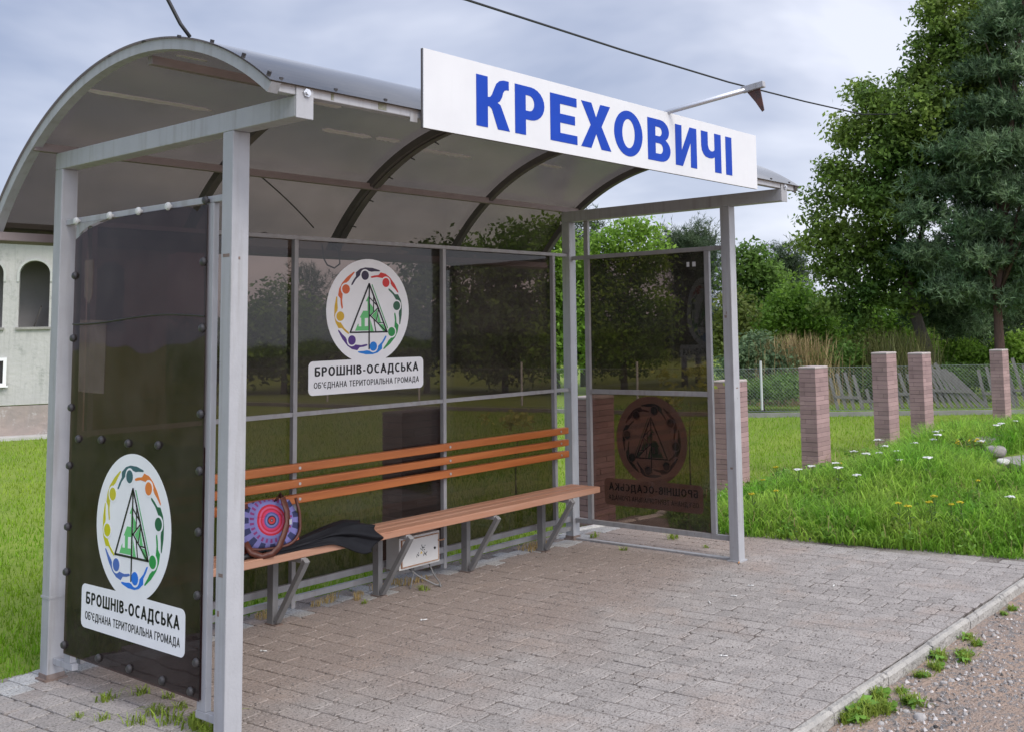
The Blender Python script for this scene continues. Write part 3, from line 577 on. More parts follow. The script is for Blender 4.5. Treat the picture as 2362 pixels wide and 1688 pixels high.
# ------------------------------------------------------------------ electrical box
CREAM = mat('chipped_white_paint', (.60, .585, .55), (.53, .515, .49), 6, .5, spots=((.34, .17, .08), 10, .655))
eb = thing('electrical_box', 'rusty edged white metal electrical box hung low on the back rails under the bench', 'electrical box', (2.037, -.13, .12))
q = MB(); q.box(-.155, .155, -.055, .06, 0, .182); q.build('casing', CREAM, eb, .003)
q = MB(); q.box(-.137, .137, -.064, -.0555, .018, .165); dr = q.build('door', CREAM, eb, .002)
RST = mat('rust_brown', (.30, .12, .045), (.42, .27, .17), 22, .85)
q = MB(); q.box(-.1375, .1375, -.0625, -.0553, .0125, .0175); q.box(-.1375, .1375, -.0625, -.0553, .1655, .1695); q.box(-.143, -.138, -.0625, -.0553, .0125, .17); q.box(.138, .143, -.0625, -.0553, .0125, .17)
q.build('rusty_rim', RST, eb)
q = MB(); q.tube([(.108, -.0642, .088), (.108, -.067, .088)], .0075, 12); q.build('keyhole', BLACK, dr)
YEL = mat('warning_yellow', (.62, .42, .04), None, rough=.5)
q = MB(); q.prism([[(-.006, .073), (.012, .073), (.003, .087)]], frame((0, -.0645, 0), (1, 0, 0), (0, 0, 1)), .0006)
q.build('warning_mark', YEL, dr)
q = MB()
rs = random.Random(3)
for cx_, cz_, nn, rad in ((-.022, .068, 7, .016), (.018, .104, 11, .019), (.028, .066, 9, .017)):
    for _ in range(nn):
        a = rs.uniform(0, 6.28); r_ = rs.uniform(0, rad); x_, z_ = cx_+r_*math.cos(a), cz_+r_*math.sin(a); b = rs.uniform(0, 3.14); l_ = rs.uniform(.004, .010)
        q.prism([[p for p in seg((x_, z_), (x_+l_*math.cos(b), z_+l_*math.sin(b)), .0035)]], frame((0, -.0642, 0), (1, 0, 0), (0, 0, 1)), .0006)
q.build('painted_marks', BLACK, dr)
q = MB(); q.tube([(.135, -.065, .13), (.135, -.07, .128), (.155, -.075, .126), (.18, -.07, .128)], .004, 6); q.build('latch', RST, eb)
for pts in ([(-.05, .0, 0), (-.02, -.06, -.05), (.05, -.13, -.105), (.09, -.14, -.117)], [(.10, -.02, 0), (.10, -.06, -.06), (.085, -.13, -.10), (.065, -.16, -.118)], [(.02, .02, 0), (-.02, -.02, -.05), (-.06, -.04, -.118)]):
    MB().tube(pts, .0045, 8).build('cable', LEGM, eb, smooth=True)

# ------------------------------------------------------------------ handbag and umbrella on the bench
def bagmat():
    m_, t, out = newmat('mandala_cloth'); l = t.links.new
    p = N(t, 'ShaderNodeBsdfPrincipled', Roughness=.85); co = N(t, 'ShaderNodeTexCoord'); sx = N(t, 'ShaderNodeSeparateXYZ'); l(co.outputs['Object'], sx.inputs[0])
    def ma(op, a, b):
        n = N(t, 'ShaderNodeMath', operation=op)
        for i, q_ in enumerate((a, b)):
            if isinstance(q_, (int, float)): n.inputs[i].default_value = q_
            elif q_ is not None: l(q_, n.inputs[i])
        return n.outputs[0]
    X = ma('SUBTRACT', sx.outputs[0], .008); Z = ma('SUBTRACT', sx.outputs[2], .158)
    r = ma('POWER', ma('ADD', ma('MULTIPLY', X, X), ma('MULTIPLY', Z, Z)), .5)
    an = ma('ARCTAN2', Z, X)
    pet = ma('SINE', ma('MULTIPLY', an, 26), None)
    rw = ma('ADD', r, ma('MULTIPLY', pet, .0))
    cr_ = N(t, 'ShaderNodeValToRGB'); cr_.color_ramp.interpolation = 'CONSTANT'; l(ma('MULTIPLY', rw, 5.), cr_.inputs[0])
    els = cr_.color_ramp.elements
    st = [(0, (.35, .3, .4)), (.018, (.02, .02, .03)), (.035, (.62, .05, .06)), (.085, (.03, .02, .05)), (.11, (.20, .22, .50)), (.155, (.10, .10, .32)), (.19, (.70, .05, .16)), (.235, (.60, .02, .05)), (.27, (.72, .12, .25)), (.315, (.62, .02, .05)), (.36, (.24, .24, .55)), (.42, (.22, .21, .50))]
    st = [(p_, tuple(.72*v_ for v_ in c_)) for p_, c_ in st]
    els[0].position, els[0].color = st[0][0], (*st[0][1], 1); els[1].position, els[1].color = st[1][0], (*st[1][1], 1)
    for pos, c_ in st[2:]: e_ = els.new(pos); e_.color = (*c_, 1)
    # dotted petals outside the rings
    dot = ma('GREATER_THAN', pet, .15); ring = ma('MULTIPLY', ma('GREATER_THAN', r, .088), ma('LESS_THAN', r, .107))
    pet2 = ma('SINE', ma('MULTIPLY', an, 15), None); leafy = ma('MULTIPLY', ma('GREATER_THAN', r, .112), ma('GREATER_THAN', pet2, -.1))
    x1_ = N(t, 'ShaderNodeMix', data_type='RGBA'); l(ma('MULTIPLY', dot, ring), x1_.inputs[0]); l(cr_.outputs[0], x1_.inputs[6]); x1_.inputs[7].default_value = (.20, .03, .14, 1)
    x2_ = N(t, 'ShaderNodeMix', data_type='RGBA'); l(leafy, x2_.inputs[0]); l(x1_.outputs[2], x2_.inputs[6]); x2_.inputs[7].default_value = (.025, .03, .09, 1)
    l(x2_.outputs[2], p.inputs['Base Color']); l(p.outputs[0], out.inputs[0]); return m_
LEA = mat('red_brown_leather', (.115, .034, .02), (.08, .022, .014), 25, .45, bump=.001, bscale=80)
DRED = mat('dark_red_leather', (.14, .022, .018), (.22, .04, .025), 20, .5)
bag = thing('handbag', 'shoulder bag with red and blue ring pattern and brown strap, leaning on the bench back', 'handbag', (.955, -.27, .4025), R(-14))
def slab(wb, wt, h, th, z0=0., n=14):
    """soft cushion-like bag body, wb wide at the bottom and wt at the top"""
    vs = []; fs = []
    for side in (-1, 1):
        for j in range(n+1):
            for i in range(n+1):
                a, b = i/n*2-1, j/n; hw = (wb+(wt-wb)*b)/2; x_ = a*hw; edge = max(0, 1-abs(a)**3)*max(0, 1-abs(b*2-1)**4)
                vs.append((x_, side*(th*.12+th*.38*edge**.6), z0+b*h-(.02*abs(a)**2.5*h/.2 if b > .5 else 0)))
    nn = (n+1)**2
    for s_ in (0, 1):
        for j in range(n):
            for i in range(n):
                q_ = (s_*nn+j*(n+1)+i, s_*nn+j*(n+1)+i+1, s_*nn+(j+1)*(n+1)+i+1, s_*nn+(j+1)*(n+1)+i); fs.append(q_ if s_ == 0 else q_[::-1])
    rim = [i for i in range(n+1)]+[j*(n+1)+n for j in range(1, n+1)]+[n*(n+1)+i for i in range(n-1, -1, -1)]+[j*(n+1) for j in range(n-1, 0, -1)]
    for k in range(len(rim)): a, b = rim[k], rim[(k+1) % len(rim)]; fs.append((b, a, a+nn, b+nn))
    return vs, fs
lean = Matrix.Rotation(R(-14), 4, 'X')
vs, fs = slab(.34, .24, .235, .11); MB().add([lean @ Vector(v) for v in vs], fs).build('body', DRED, bag, smooth=True)
# flap: half-round pattern cloth over the front
vs = []; fs = []; na, nr = 30, 8
for i in range(na+1):
    a = math.pi*(1+i/na)
    for j in range(nr+1):
        t_ = j/nr; ca_, sa_ = math.cos(a), math.sin(a); x_ = .152*math.copysign(abs(ca_)**.62, ca_)*t_; z_ = .165-.152*abs(sa_)**.62*t_
        bulge = -.060-.016*(1-t_**2); vs.append((x_*(1.0), bulge, z_))
for i in range(na):
    for j in range(nr): k = i*(nr+1)+j; fs.append((k, k+1, k+nr+2, k+nr+1))
k0 = len(vs)
for i in range(13):
    for j in range(5): x_ = -.152+.304*i/12; t_ = j/4; vs.append((x_*(1-.22*t_), -.060-.016*(1-(x_/.152)**2)*(1-t_)+.02*t_, .165+.085*t_-.012*(x_/.15)**2))
for i in range(12):
    for j in range(4): k = k0+i*5+j; fs.append((k, k+5, k+6, k+1))
fl = MB().add([lean @ Vector(v) for v in vs], fs).build('flap', bagmat(), bag, smooth=True)
m_ = fl.modifiers.new('solid', 'SOLIDIFY'); m_.thickness = .004
rim = [lean @ Vector((.156*math.copysign(abs(math.cos(math.pi*(1+i/24)))**.62, math.cos(math.pi*(1+i/24))), -.064, .165-.156*abs(math.sin(math.pi*(1+i/24)))**.62)) for i in range(25)]
MB().tube([rim[0]+Vector((.02, .0, .075))]+rim+[rim[-1]+Vector((-.02, 0, .075))], .008, 8).build('piping', LEA, fl, smooth=True)
def ribbon(pts, wd, up_, th=.006):
    vs = []; fs = []; pts = [Vector(p) for p in pts]
    for i, p in enumerate(pts):
        d = (pts[min(i+1, len(pts)-1)]-pts[max(0, i-1)]).normalized(); a = d.cross(Vector(up_)).normalized(); b = a.cross(d)
        vs += [p+a*wd/2+b*th/2, p-a*wd/2+b*th/2, p-a*wd/2-b*th/2, p+a*wd/2-b*th/2]
    for i in range(len(pts)-1):
        for k in range(4): fs.append((4*i+k, 4*i+(k+1) % 4, 4*i+4+(k+1) % 4, 4*i+4+k))
    fs += [(3, 2, 1, 0), tuple(4*(len(pts)-1)+k for k in range(4))]
    return vs, fs
vs, fs = ribbon([(.05, .03, .235), (.055, -.01, .275), (.062, -.04, .262), (.075, -.062, .20), (.072, -.082, .145), (.045, -.102, .09), (.015, -.122, .04), (-.02, -.128, .012), (-.07, -.125, .006), (-.12, -.118, .030), (-.145, -.105, .08)], .030, (.3, -1, .25))
MB().add(vs, fs).build('strap', LEA, bag, smooth=True)
vs, fs = ribbon([(-.16, -.085, .02), (-.172, -.07, .10), (-.165, -.045, .18), (-.14, -.02, .235), (-.10, .0, .235)], .024, (-.6, -1, .1)); MB().add(vs, fs).build('strap', LEA, bag, smooth=True)
MB().box(.078, .09, -.0905, -.0865, .135, .16).build('buckle', ZINC, bag)
q = MB(); q.box(.118, .152, -.040, -.032, .022, .05, M=lean); q.build('corner_patch', mat('orange_patch', (.50, .12, .03), (.3, .03, .02), 60, .6), bag)
um = thing('umbrella', 'loosely folded black umbrella lying on the bench seat beside the bag', 'umbrella', (.80, -.33, .405))
CLOTH = mat('black_nylon', (.005, .0055, .008), (.009, .0095, .013), 9, .65, spec=.25)
NU, NV = 56, 60; vs = []; fs = []
def ease(t_, a, b): t_ = max(0, min(1, (t_-a)/(b-a))); return t_*t_*(3-2*t_)
for i in range(NU+1):
    t_ = i/NU; hgt = .020+.062*ease(t_, .05, .78)-.030*ease(t_, .80, 1.); yb_ = .020+.115*t_; yf_ = -.018-.036*ease(t_, 0, .5); drop = .092*ease(t_, .50, .95)
    for k in range(NV+1):
        u_ = k/NV
        if u_ < .15: y_, z_ = yb_, hgt*.15*u_/.15
        elif u_ < .62:
            q_ = (u_-.15)/.47; y_ = yb_+(yf_-yb_)*q_; z_ = hgt*(.15+.85*math.sin(math.pi*min(1, .10+.66*q_)))
        else:
            q_ = (u_-.62)/.38; z0_ = hgt*(.15+.85*math.sin(math.pi*.76)); y_ = yf_-.012*math.sin(q_*1.57); z_ = z0_*(1-q_)-drop*q_+.001
        am = .004+.013*t_; f1 = math.sin(u_*21+2.4*math.sin(3.1*t_)+.8); f2 = math.sin(u_*37-3*t_+1.9*math.sin(5*t_))
        z_ += am*(.65*f1+.3*f2)*(1 if .15 < u_ < .62 else .3); y_ += am*(.7*f1+.3*f2)*(.9 if u_ > .55 else .4)
        if u_ > .60 and y_ > -.058 and z_ < .003: y_ = min(y_, -.058)
        if y_ > -.054: z_ = max(z_, .003)
        x_ = .10+.64*t_+.030*ease(t_, .6, 1)*math.sin(u_*9.5+.6)+.018*ease(t_, .8, 1)*math.sin(u_*25)
        vs.append((x_, y_+.012*math.sin(3*t_)*.6, z_))
for i in range(NU):
    for k in range(NV): a_ = i*(NV+1)+k; fs.append((a_, a_+1, a_+NV+2, a_+NV+1))
cn = MB().add(vs, fs).build('canopy', CLOTH, um, smooth=True); m_ = cn.modifiers.new('solid', 'SOLIDIFY'); m_.thickness = .003; m_.offset = 0
MB().tube([(-.13, .03, .012), (-.05, .02, .014), (.10, .0, .018)], [.006, .006, .005], 8).build('shaft', CLOTH, um, smooth=True)
q = MB(); q.tube([(-.05, -.015, .010), (-.01, -.012, .012), (.06, -.005, .014)], [.012, .013, .010], 10); q.build('handle', BLACK, um, smooth=True)

# ------------------------------------------------------------------ lamp bracket and cables
lm = thing('lamp_bracket', 'bare pipe lamp bracket with a broken dark shade, sticking out above the sign', 'lamp bracket', (2.31, -1.80, 2.372))
b0 = Vector((2.31, -1.80, 2.372))
e1 = Vector((2.40, -2.27, 2.687)); e2 = Vector((2.40, -2.37, 2.70))
MB().tube([Vector((-.02, .02, 0)), Vector((-.02, .02, .205)), Vector((-.02, .005, .228)), Vector((-.015, -.03, .240)), e1-b0], .0135, 12).build('pipe', ZINC, lm, smooth=True)
q = MB(); q.bar(e1-b0+Vector((0, .03, 0)), e2-b0, .030, .032); q.build('clamp', STEEL, lm, .003)
q = MB(); q.prism([[(.01, 0), (.085, .010), (.105, -.105), (.093, -.112), (.055, -.055)]], frame(e1-b0+Vector((.004, .01, -.016)), (0, -1, 0), (0, 0, 1)), .006)
q.build('shade', mat('dark_rusty_sheet', (.035, .03, .03), (.12, .045, .03), 18, .6), lm)
CAB = mat('black_cable', (.015, .015, .017), None, rough=.5)
def cable(p0, p1, sag, r_, n=24):
    p0 = Vector(p0); p1 = Vector(p1); return MB().tube([p0.lerp(p1, i/n)-Vector((0, 0, sag*4*(i/n)*(1-i/n))) for i in range(n+1)], r_, 6)
a = at(700, -97, 8.2); b = at(1075, 0, 9.5); c = at(1990, 265, 19.); d_ = c+(c-b)*1.0+Vector((0, 0, 1.1))
q = MB(); q.tube([a, b, b.lerp(c, .25)-Vector((0, 0, .06)), b.lerp(c, .5)-Vector((0, 0, .09)), b.lerp(c, .75)-Vector((0, 0, .06)), c, d_], .012, 6)
tag(q.build('overhead_cable', CAB), 'thick black overhead cable crossing the sky above the sign and into the trees', 'cable')
c0 = Vector((-.02, -1.147, 2.658))
q = MB(); q.tube([c0, c0+Vector((-.03, .02, .05)), c0+Vector((-.075, .06, .17)), c0+Vector((-.11, .10, .35)), c0+Vector((-.16, .3, .9)), c0+Vector((-.2, .8, 1.9))], .0075, 8)
tag(q.build('service_cable', CAB, smooth=True), 'short black cable rising from the top of the shelter roof near its near end', 'cable')
for k, (va, vb) in enumerate(((592, 600),)):
    tag(cable(at(1500, va+18, 48), at(1950, vb-20, 48), .35, .014).build('power_line', CAB), 'thin dark power line low over the far trees, right of the shelter', 'cable')

# ------------------------------------------------------------------ brick pillars
BRK = mat('red_brown_brick', (.36, .24, .225), (.285, .185, .178), 6, .88, island=.16, bump=.002, bscale=90)
MOR = mat('dark_mortar', (.10, .072, .07), (.14, .10, .095), 20, .95)
CAPM = mat('pale_pillar_top', (.42, .36, .33), (.33, .28, .26), 14, .9)
def pillar(x, y, label, h=1.0, wx=.285, wy=.185):
    o = thing('brick_pillar', label, 'pillar', (x+wx/2, y+wy/2, ground_z(x, y)), 0, 'unfinished brick fence pillars in a row')
    q = MB(); q.box(-wx/2+.005, wx/2-.005, -wy/2+.005, wy/2-.005, -.1, h-.012); q.build('core', MOR, o)
    q = MB(); nc = 22; ch = (h-.012)/nc
    for i in range(nc):
        z0 = i*ch; j = .0018
        sx_ = -wx/2+wx*random.choice((.30, .36, .64, .70)); sy_ = -wy/2+wy*random.choice((.3, .68)); kx = random.uniform(-.0012, .0012)
        split = i % 2
        cuts = [(-wx/2, sx_), (sx_, wx/2)] if split else [(-wx/2, wx/2)]
        for a, b in cuts:
            q.rbox(a+(j if a > -wx/2 else 0)+kx, b-(j if b < wx/2 else 0)+kx, -wy/2+random.uniform(-.001, .001), (sy_-j) if not split else wy/2, z0+j, z0+ch-j, .003)
            if not split: q.rbox(a+kx, b+kx, sy_+j, wy/2, z0+j, z0+ch-j, .003)
    q.build('brickwork', BRK, o)
    MB().rbox(-wx/2-.002, wx/2+.002, -wy/2-.002, wy/2+.002, h-.0125, h+.008, .008).build('cap', CAPM, o)
pillar(2.235, .20, 'brown brick pillar standing right behind the shelter back wall', wx=.33)
pillar(4.035, .13, 'brown brick pillar behind the far back corner post of the shelter', .98)
pillar(5.86, .0, 'brown brick pillar half hidden behind the far front post of the shelter', 1.0)
pillar(7.385, -.06, 'nearest whole brick pillar in the open right of the shelter', 1.015)
pillar(9.19, -.05, 'left pillar of the closely set pair of brick pillars', 1.10)
pillar(10.27, -.05, 'right pillar of the closely set pair of brick pillars', 1.07)
pillar(13.35, -.05, 'farthest brick pillar, near the right edge beside the flower bed', 1.05)

# ------------------------------------------------------------------ chain-link fence with concrete foot, pickets behind it
CONC = mat('weathered_concrete', (.29, .28, .255), (.21, .205, .185), 4, .95, bump=.006, bscale=30, spots=((.16, .17, .12), 6, .62))
GALV = mat('galvanised_wire', (.22, .24, .24), None, rough=.5, metal=.2)
fe = thing('chain_link_fence', 'grey chain-link fence on a low concrete foot across the back of the lawn', 'fence', (12.95, 4.1, -.03))
FP = [Vector((10.9, 18.5, 0)), Vector((12.95, 4.1, 0)), Vector((15.9, -.6, 0)), Vector((19.5, -6.3, 0))]
fo = Vector((12.95, 4.1, 0))
for a, b in zip(FP, FP[1:]):
    d = (b-a); ln = d.length; d.normalize(); q = MB(); q.bar(a-fo+Vector((0, 0, 0)), b-fo+Vector((0, 0, 0)), .10, .14); q.build('concrete_foot', CONC, fe)
    q = MB(); hh = .71; z0 = .085; r_ = .0017; u = -hh
    while u < ln:
        for sgn in (1, -1):
            p0, p1 = (u, 0.), (u+hh, hh)
            if sgn < 0: p0, p1 = (u+hh, 0.), (u, hh)
            lo, hi = 0., 1.
            if p1[0] != p0[0]:
                ts = sorted(((0-p0[0])/(p1[0]-p0[0]), (ln-p0[0])/(p1[0]-p0[0]))); lo, hi = max(lo, ts[0]), min(hi, ts[1])
            if hi-lo > .02:
                A = a+d*(p0[0]+(p1[0]-p0[0])*lo)+Vector((0, 0, z0+hh*lo if True else 0)); B = a+d*(p0[0]+(p1[0]-p0[0])*hi)+Vector((0, 0, z0+hh*hi))
                q.tube([A-fo, B-fo], r_, 3, cap=False)
        u += .058
    for zz in (z0+.01, z0+hh): q.tube([a-fo+Vector((0, 0, zz)), b-fo+Vector((0, 0, zz))], .0035, 4)
    q.build('wire_mesh', GALV, fe)
    u = .3
    while u < ln:
        p = a+d*u-fo; q = MB(); q.tube([p+Vector((0, 0, .12)), p+Vector((0, 0, .92))], .021, 10); q.build('post', mat('pale_fence_post', (.48, .49, .48), None, rough=.7) if 'pale_fence_post' not in bpy.data.materials else bpy.data.materials['pale_fence_post'], fe); u += 2.45
OLDW = mat('weathered_grey_wood', (.185, .172, .155), (.12, .11, .10), 7, .9, island=.2, bump=.002, bscale=60, stretch=(3, 3, .4))
def pickets(u0, v0, d, n, du, h, lean_, label, drift=0.):
    p = at(u0, v0, d); p.z = 0; sd_ = Vector((math.sin(math.atan2(p.y-CAM.y, p.x-CAM.x)), -math.cos(math.atan2(p.y-CAM.y, p.x-CAM.x)), 0)); fwd = Vector((-sd_.y, sd_.x, 0))
    o = thing('picket_panel', label, 'picket fence', p, 0, 'old picket panels leaning behind the chain-link fence')
    for i in range(n):
        q = MB(); b0_ = sd_*(du*i); hh = h*random.uniform(.85, 1.05)
        q.bar(b0_+Vector((0, 0, -.02)), b0_-sd_*(lean_+drift*i)*hh+fwd*.12*hh+Vector((0, 0, hh*math.cos(min(1., lean_+drift*i)))), .055, .02, fwd); q.build('picket', OLDW, o)
    if n > 3:
        q = MB(); q.bar(-sd_*lean_*h*.35+Vector((0, 0, h*.33)), sd_*(du*(n-1))-sd_*(lean_+drift*n)*h*.35+Vector((0, 0, h*.30)), .02, .05); q.build('crossbar', OLDW, o)
pickets(1932, 915, 19.0, 4, .14, .62, .22, 'four upright grey pickets left of the closely set pillars')
pickets(1990, 915, 19.1, 5, .15, .36, .25, 'row of short broken grey pickets beside the left pillar of the pair')
pickets(2082, 912, 19.3, 4, .13, .70, .28, 'grey pickets between the two closely set pillars')
pickets(2165, 912, 19.4, 8, .115, .85, .32, 'heap of strongly tilted grey pickets right of the pillar pair', .06)
pickets(2275, 910, 19.5, 4, .15, .68, .18, 'grey pickets just left of the farthest pillar')
pickets(2348, 905, 19.6, 5, .14, .82, .24, 'tall grey pickets at the right edge beyond the farthest pillar')

# ------------------------------------------------------------------ house on the left
PLAS = mat('grey_green_plaster', (.47, .46, .435), (.39, .385, .365), 1.6, .95, bump=.01, bscale=14, spots=((.31, .315, .29), 2.6, .55), grime=(.33, .33, .31))
PLIN = mat('stained_plinth', (.36, .29, .25), (.25, .225, .21), 2.5, .95, bump=.016, bscale=9, spots=((.42, .39, .365), 3.5, .55))
DARKI = mat('bare_room_plaster', (.30, .285, .275), (.24, .23, .22), 2, .95)
e_ = Vector((.9, -.44, 0)).normalized(); nrm = Vector((-e_.y, e_.x, 0))           # along the wall, and away from the camera
hs = thing('house', 'unfinished pale plastered house with arched window openings beyond the lawn on the left', 'house', (5.3, 12.6, -.03), math.atan2(e_.y, e_.x))
def win(s0, s1, z0, z1, n=16): c_ = (s0+s1)/2; r_ = (s1-s0)/2; return [(s0, z0), (s1, z0), (s1, z1-r_)]+arc(c_, z1-r_, r_, r_, 0, 180, n)[1:-1]+[(s0, z1-r_)]
MW = Matrix(((1, 0, 0, 0), (0, 0, -1, .22), (0, 1, 0, .03), (0, 0, 0, 1)))
SE = 2.05
openings = [win(-.096, .327, 1.685, 2.735), win(-.735, -.312, 1.685, 2.735), win(-1.37, -.95, 1.685, 2.735), win(1.0, 1.4, 1.685, 2.735), [(-.80, .79), (-.235, .79), (-.235, 1.21), (-.80, 1.21)]]
q = MB(); q.prism([[(-5, .485), (SE, .485), (SE, 3.12), (-5, 3.42)]]+openings, MW, .22)
q.build('wall', PLAS, hs)
q = MB(); q.box(-5, SE+.02, -.012, .22, -.1, .5); q.build('plinth', PLIN, hs)
q = MB(); q.box(-5, SE+.2, -.42, -.0125, -.05, .045); q.build('apron', mat('pale_concrete_apron', (.50, .48, .45), (.4, .38, .35), 5, .9), hs)
q = MB(); q.box(-5, SE-.1505, .80, .90, 1.401, 2.949); q.box(SE-.15, SE, .2205, 2.6, 0, 3.1); q.box(-5, SE-.1505, .2205, 2.599, 1.25, 1.4); q.box(.5, .62, .2205, 2.599, 1.4, 3.1); q.box(-5, SE-.1505, .2205, 2.599, 2.95, 3.05); q.build('inner_walls', DARKI, hs)
for s0, s1 in ((-.096, .327), (-.735, -.312), (-1.37, -.95), (1.0, 1.4)):
    q = MB(); inn = win(s0, s1, 1.685, 2.735); c_ = (s0+s1)/2; r_ = (s1-s0)/2
    outl = [(s0-.035, 2.40), (s0, 2.40), (s0, 2.735-r_)]+arc(c_, 2.735-r_, r_, r_, 180, 0, 16)[1:-1]+[(s1, 2.735-r_), (s1, 2.40), (s1+.035, 2.40), (s1+.035, 2.735-r_)]+arc(c_, 2.735-r_, r_+.035, r_+.035, 0, 180, 16)[1:-1]+[(s0-.035, 2.735-r_)]
    q.prism([outl], Matrix(((1, 0, 0, 0), (0, 0, -1, -.0005), (0, 1, 0, .03), (0, 0, 0, 1))), .02)
    MB().box(s0-.03, s1+.03, -.045, .10, 1.675, 1.713).build('window_sill', CONC, hs); q.build('window_surround', mat('pale_render', (.47, .475, .45), (.40, .41, .385), 9, .9, bump=.006, bscale=30), hs)
q = MB(); q.bar((.10, .6, 1.72), (.20, .5, 2.05), .10, .02, (1, 0, 0)); q.build('loose_board', OLDW, hs)
FRW = mat('white_window_frame', (.78, .78, .77), None, rough=.4)
q = MB(); q.prism([[(-.805, .785), (-.230, .785), (-.230, 1.215), (-.805, 1.215)], [(-.765, .825), (-.275, .825), (-.275, 1.17), (-.765, 1.17)][::-1]], Matrix(((1, 0, 0, 0), (0, 0, -1, .02), (0, 1, 0, .03), (0, 0, 0, 1))), .05)
q.box(-.84, -.20, -.07, -.0305, .795, .818)
wf = q.build('window', FRW, hs)
q = MB(); q.box(-.765, -.275, .03, .036, .855, 1.20)
GLS = mat('dark_window_glass', (.02, .022, .025), None, rough=.06, spec=.8); q.build('pane', GLS, wf)
q = MB(); q.add([(-5.3, -.35, 3.46), (SE+.3, -.35, 3.14), (SE+.3, 3.4, 3.14), (-5.3, 3.4, 3.46), (-5.3, -.35, 3.54), (SE+.3, -.35, 3.22), (SE+.3, 3.4, 3.22), (-5.3, 3.4, 3.54)], [(3, 2, 1, 0), (4, 5, 6, 7), (0, 1, 5, 4), (1, 2, 6, 5), (2, 3, 7, 6), (3, 0, 4, 7)])
q.build('roof', mat('dark_roof_sheet', (.09, .085, .085), (.12, .11, .11), 4, .7), hs)

# ------------------------------------------------------------------ foliage
BARK = mat('grey_brown_bark', (.075, .06, .05), (.12, .10, .085), 9, .95, bump=.012, bscale=30, stretch=(3, 3, .6))
PBARK = mat('red_pine_bark', (.145, .082, .06), (.085, .055, .045), 9, .95, bump=.012, bscale=26, stretch=(3, 3, .7))
def leaves(cent, rad, n, size, clump, flat=.6, shell=.55, seed=0):
    """n leaf-shaped faces gathered in clumps spread through the given ellipsoids (cent, rad)"""
    g = np.random.default_rng(seed); cent = np.asarray(cent, float); rad = np.asarray(rad, float)
    vol = rad.prod(1)**.72; nc = max(8, n//26); idx = g.choice(len(cent), nc, p=vol/vol.sum())
    d = g.normal(size=(nc, 3)); d /= np.linalg.norm(d, axis=1)[:, None]
    rr_ = g.uniform(shell, 1.08, nc)**.8; cc = cent[idx]+d*rad[idx]*rr_[:, None]
    li = g.integers(0, nc, n); P_ = cc[li]+g.normal(size=(n, 3))*clump*np.array([1, 1, .62])
    nrm_ = d[li]*.5+g.normal(size=(n, 3))*.75+np.array([0, 0, flat]); nrm_ /= np.linalg.norm(nrm_, axis=1)[:, None]
    t = np.cross(nrm_, g.normal(size=(n, 3))); t /= np.linalg.norm(t, axis=1)[:, None]; b = np.cross(nrm_, t)
    s = size*g.uniform(.6, 1.3, n)[:, None]
    v = np.stack([P_-t*s, P_+b*s*.52+t*s*.1, P_+t*s, P_-b*s*.52+t*s*.1], 1).reshape(-1, 3)
    return v, np.arange(4*n).reshape(n, 4), cc
def needles(cent, rad, n, size, per=11, shell=.4, seed=0, upk=.45, wid=.05):
    """shoots: each a brush of thin needles pointing outward and up"""
    g = np.random.default_rng(seed); cent = np.asarray(cent, float); rad = np.asarray(rad, float)
    vol = rad.prod(1)**.7; nb = max(6, n//20); idx = g.choice(len(cent), nb, p=vol/vol.sum())
    d = g.normal(size=(nb, 3)); d /= np.linalg.norm(d, axis=1)[:, None]; base = cent[idx]+d*rad[idx]*(g.uniform(shell, 1.05, nb)**.7)[:, None]
    li = g.integers(0, nb, n); ax = d[li]*.8+g.normal(size=(n, 3))*.45+np.array([0, 0, upk]); ax /= np.linalg.norm(ax, axis=1)[:, None]
    p0 = base[li]+g.normal(size=(n, 3))*size*np.array([1.55, 1.55, .75])
    p0 = np.repeat(p0, per, 0); axr = np.repeat(ax, per, 0); m_ = n*per
    dirn = axr*.75+g.normal(size=(m_, 3))*.5; dirn /= np.linalg.norm(dirn, axis=1)[:, None]
    st = p0+axr*size*g.uniform(-.8, .6, m_)[:, None]; s = size*g.uniform(.7, 1.25, m_)[:, None]
    sd_ = np.cross(dirn, g.normal(size=(m_, 3))); sd_ /= np.linalg.norm(sd_, axis=1)[:, None]
    v = np.stack([st-sd_*s*wid, st+sd_*s*wid, st+dirn*s], 1).reshape(-1, 3); return v, np.arange(3*m_).reshape(m_, 3), base
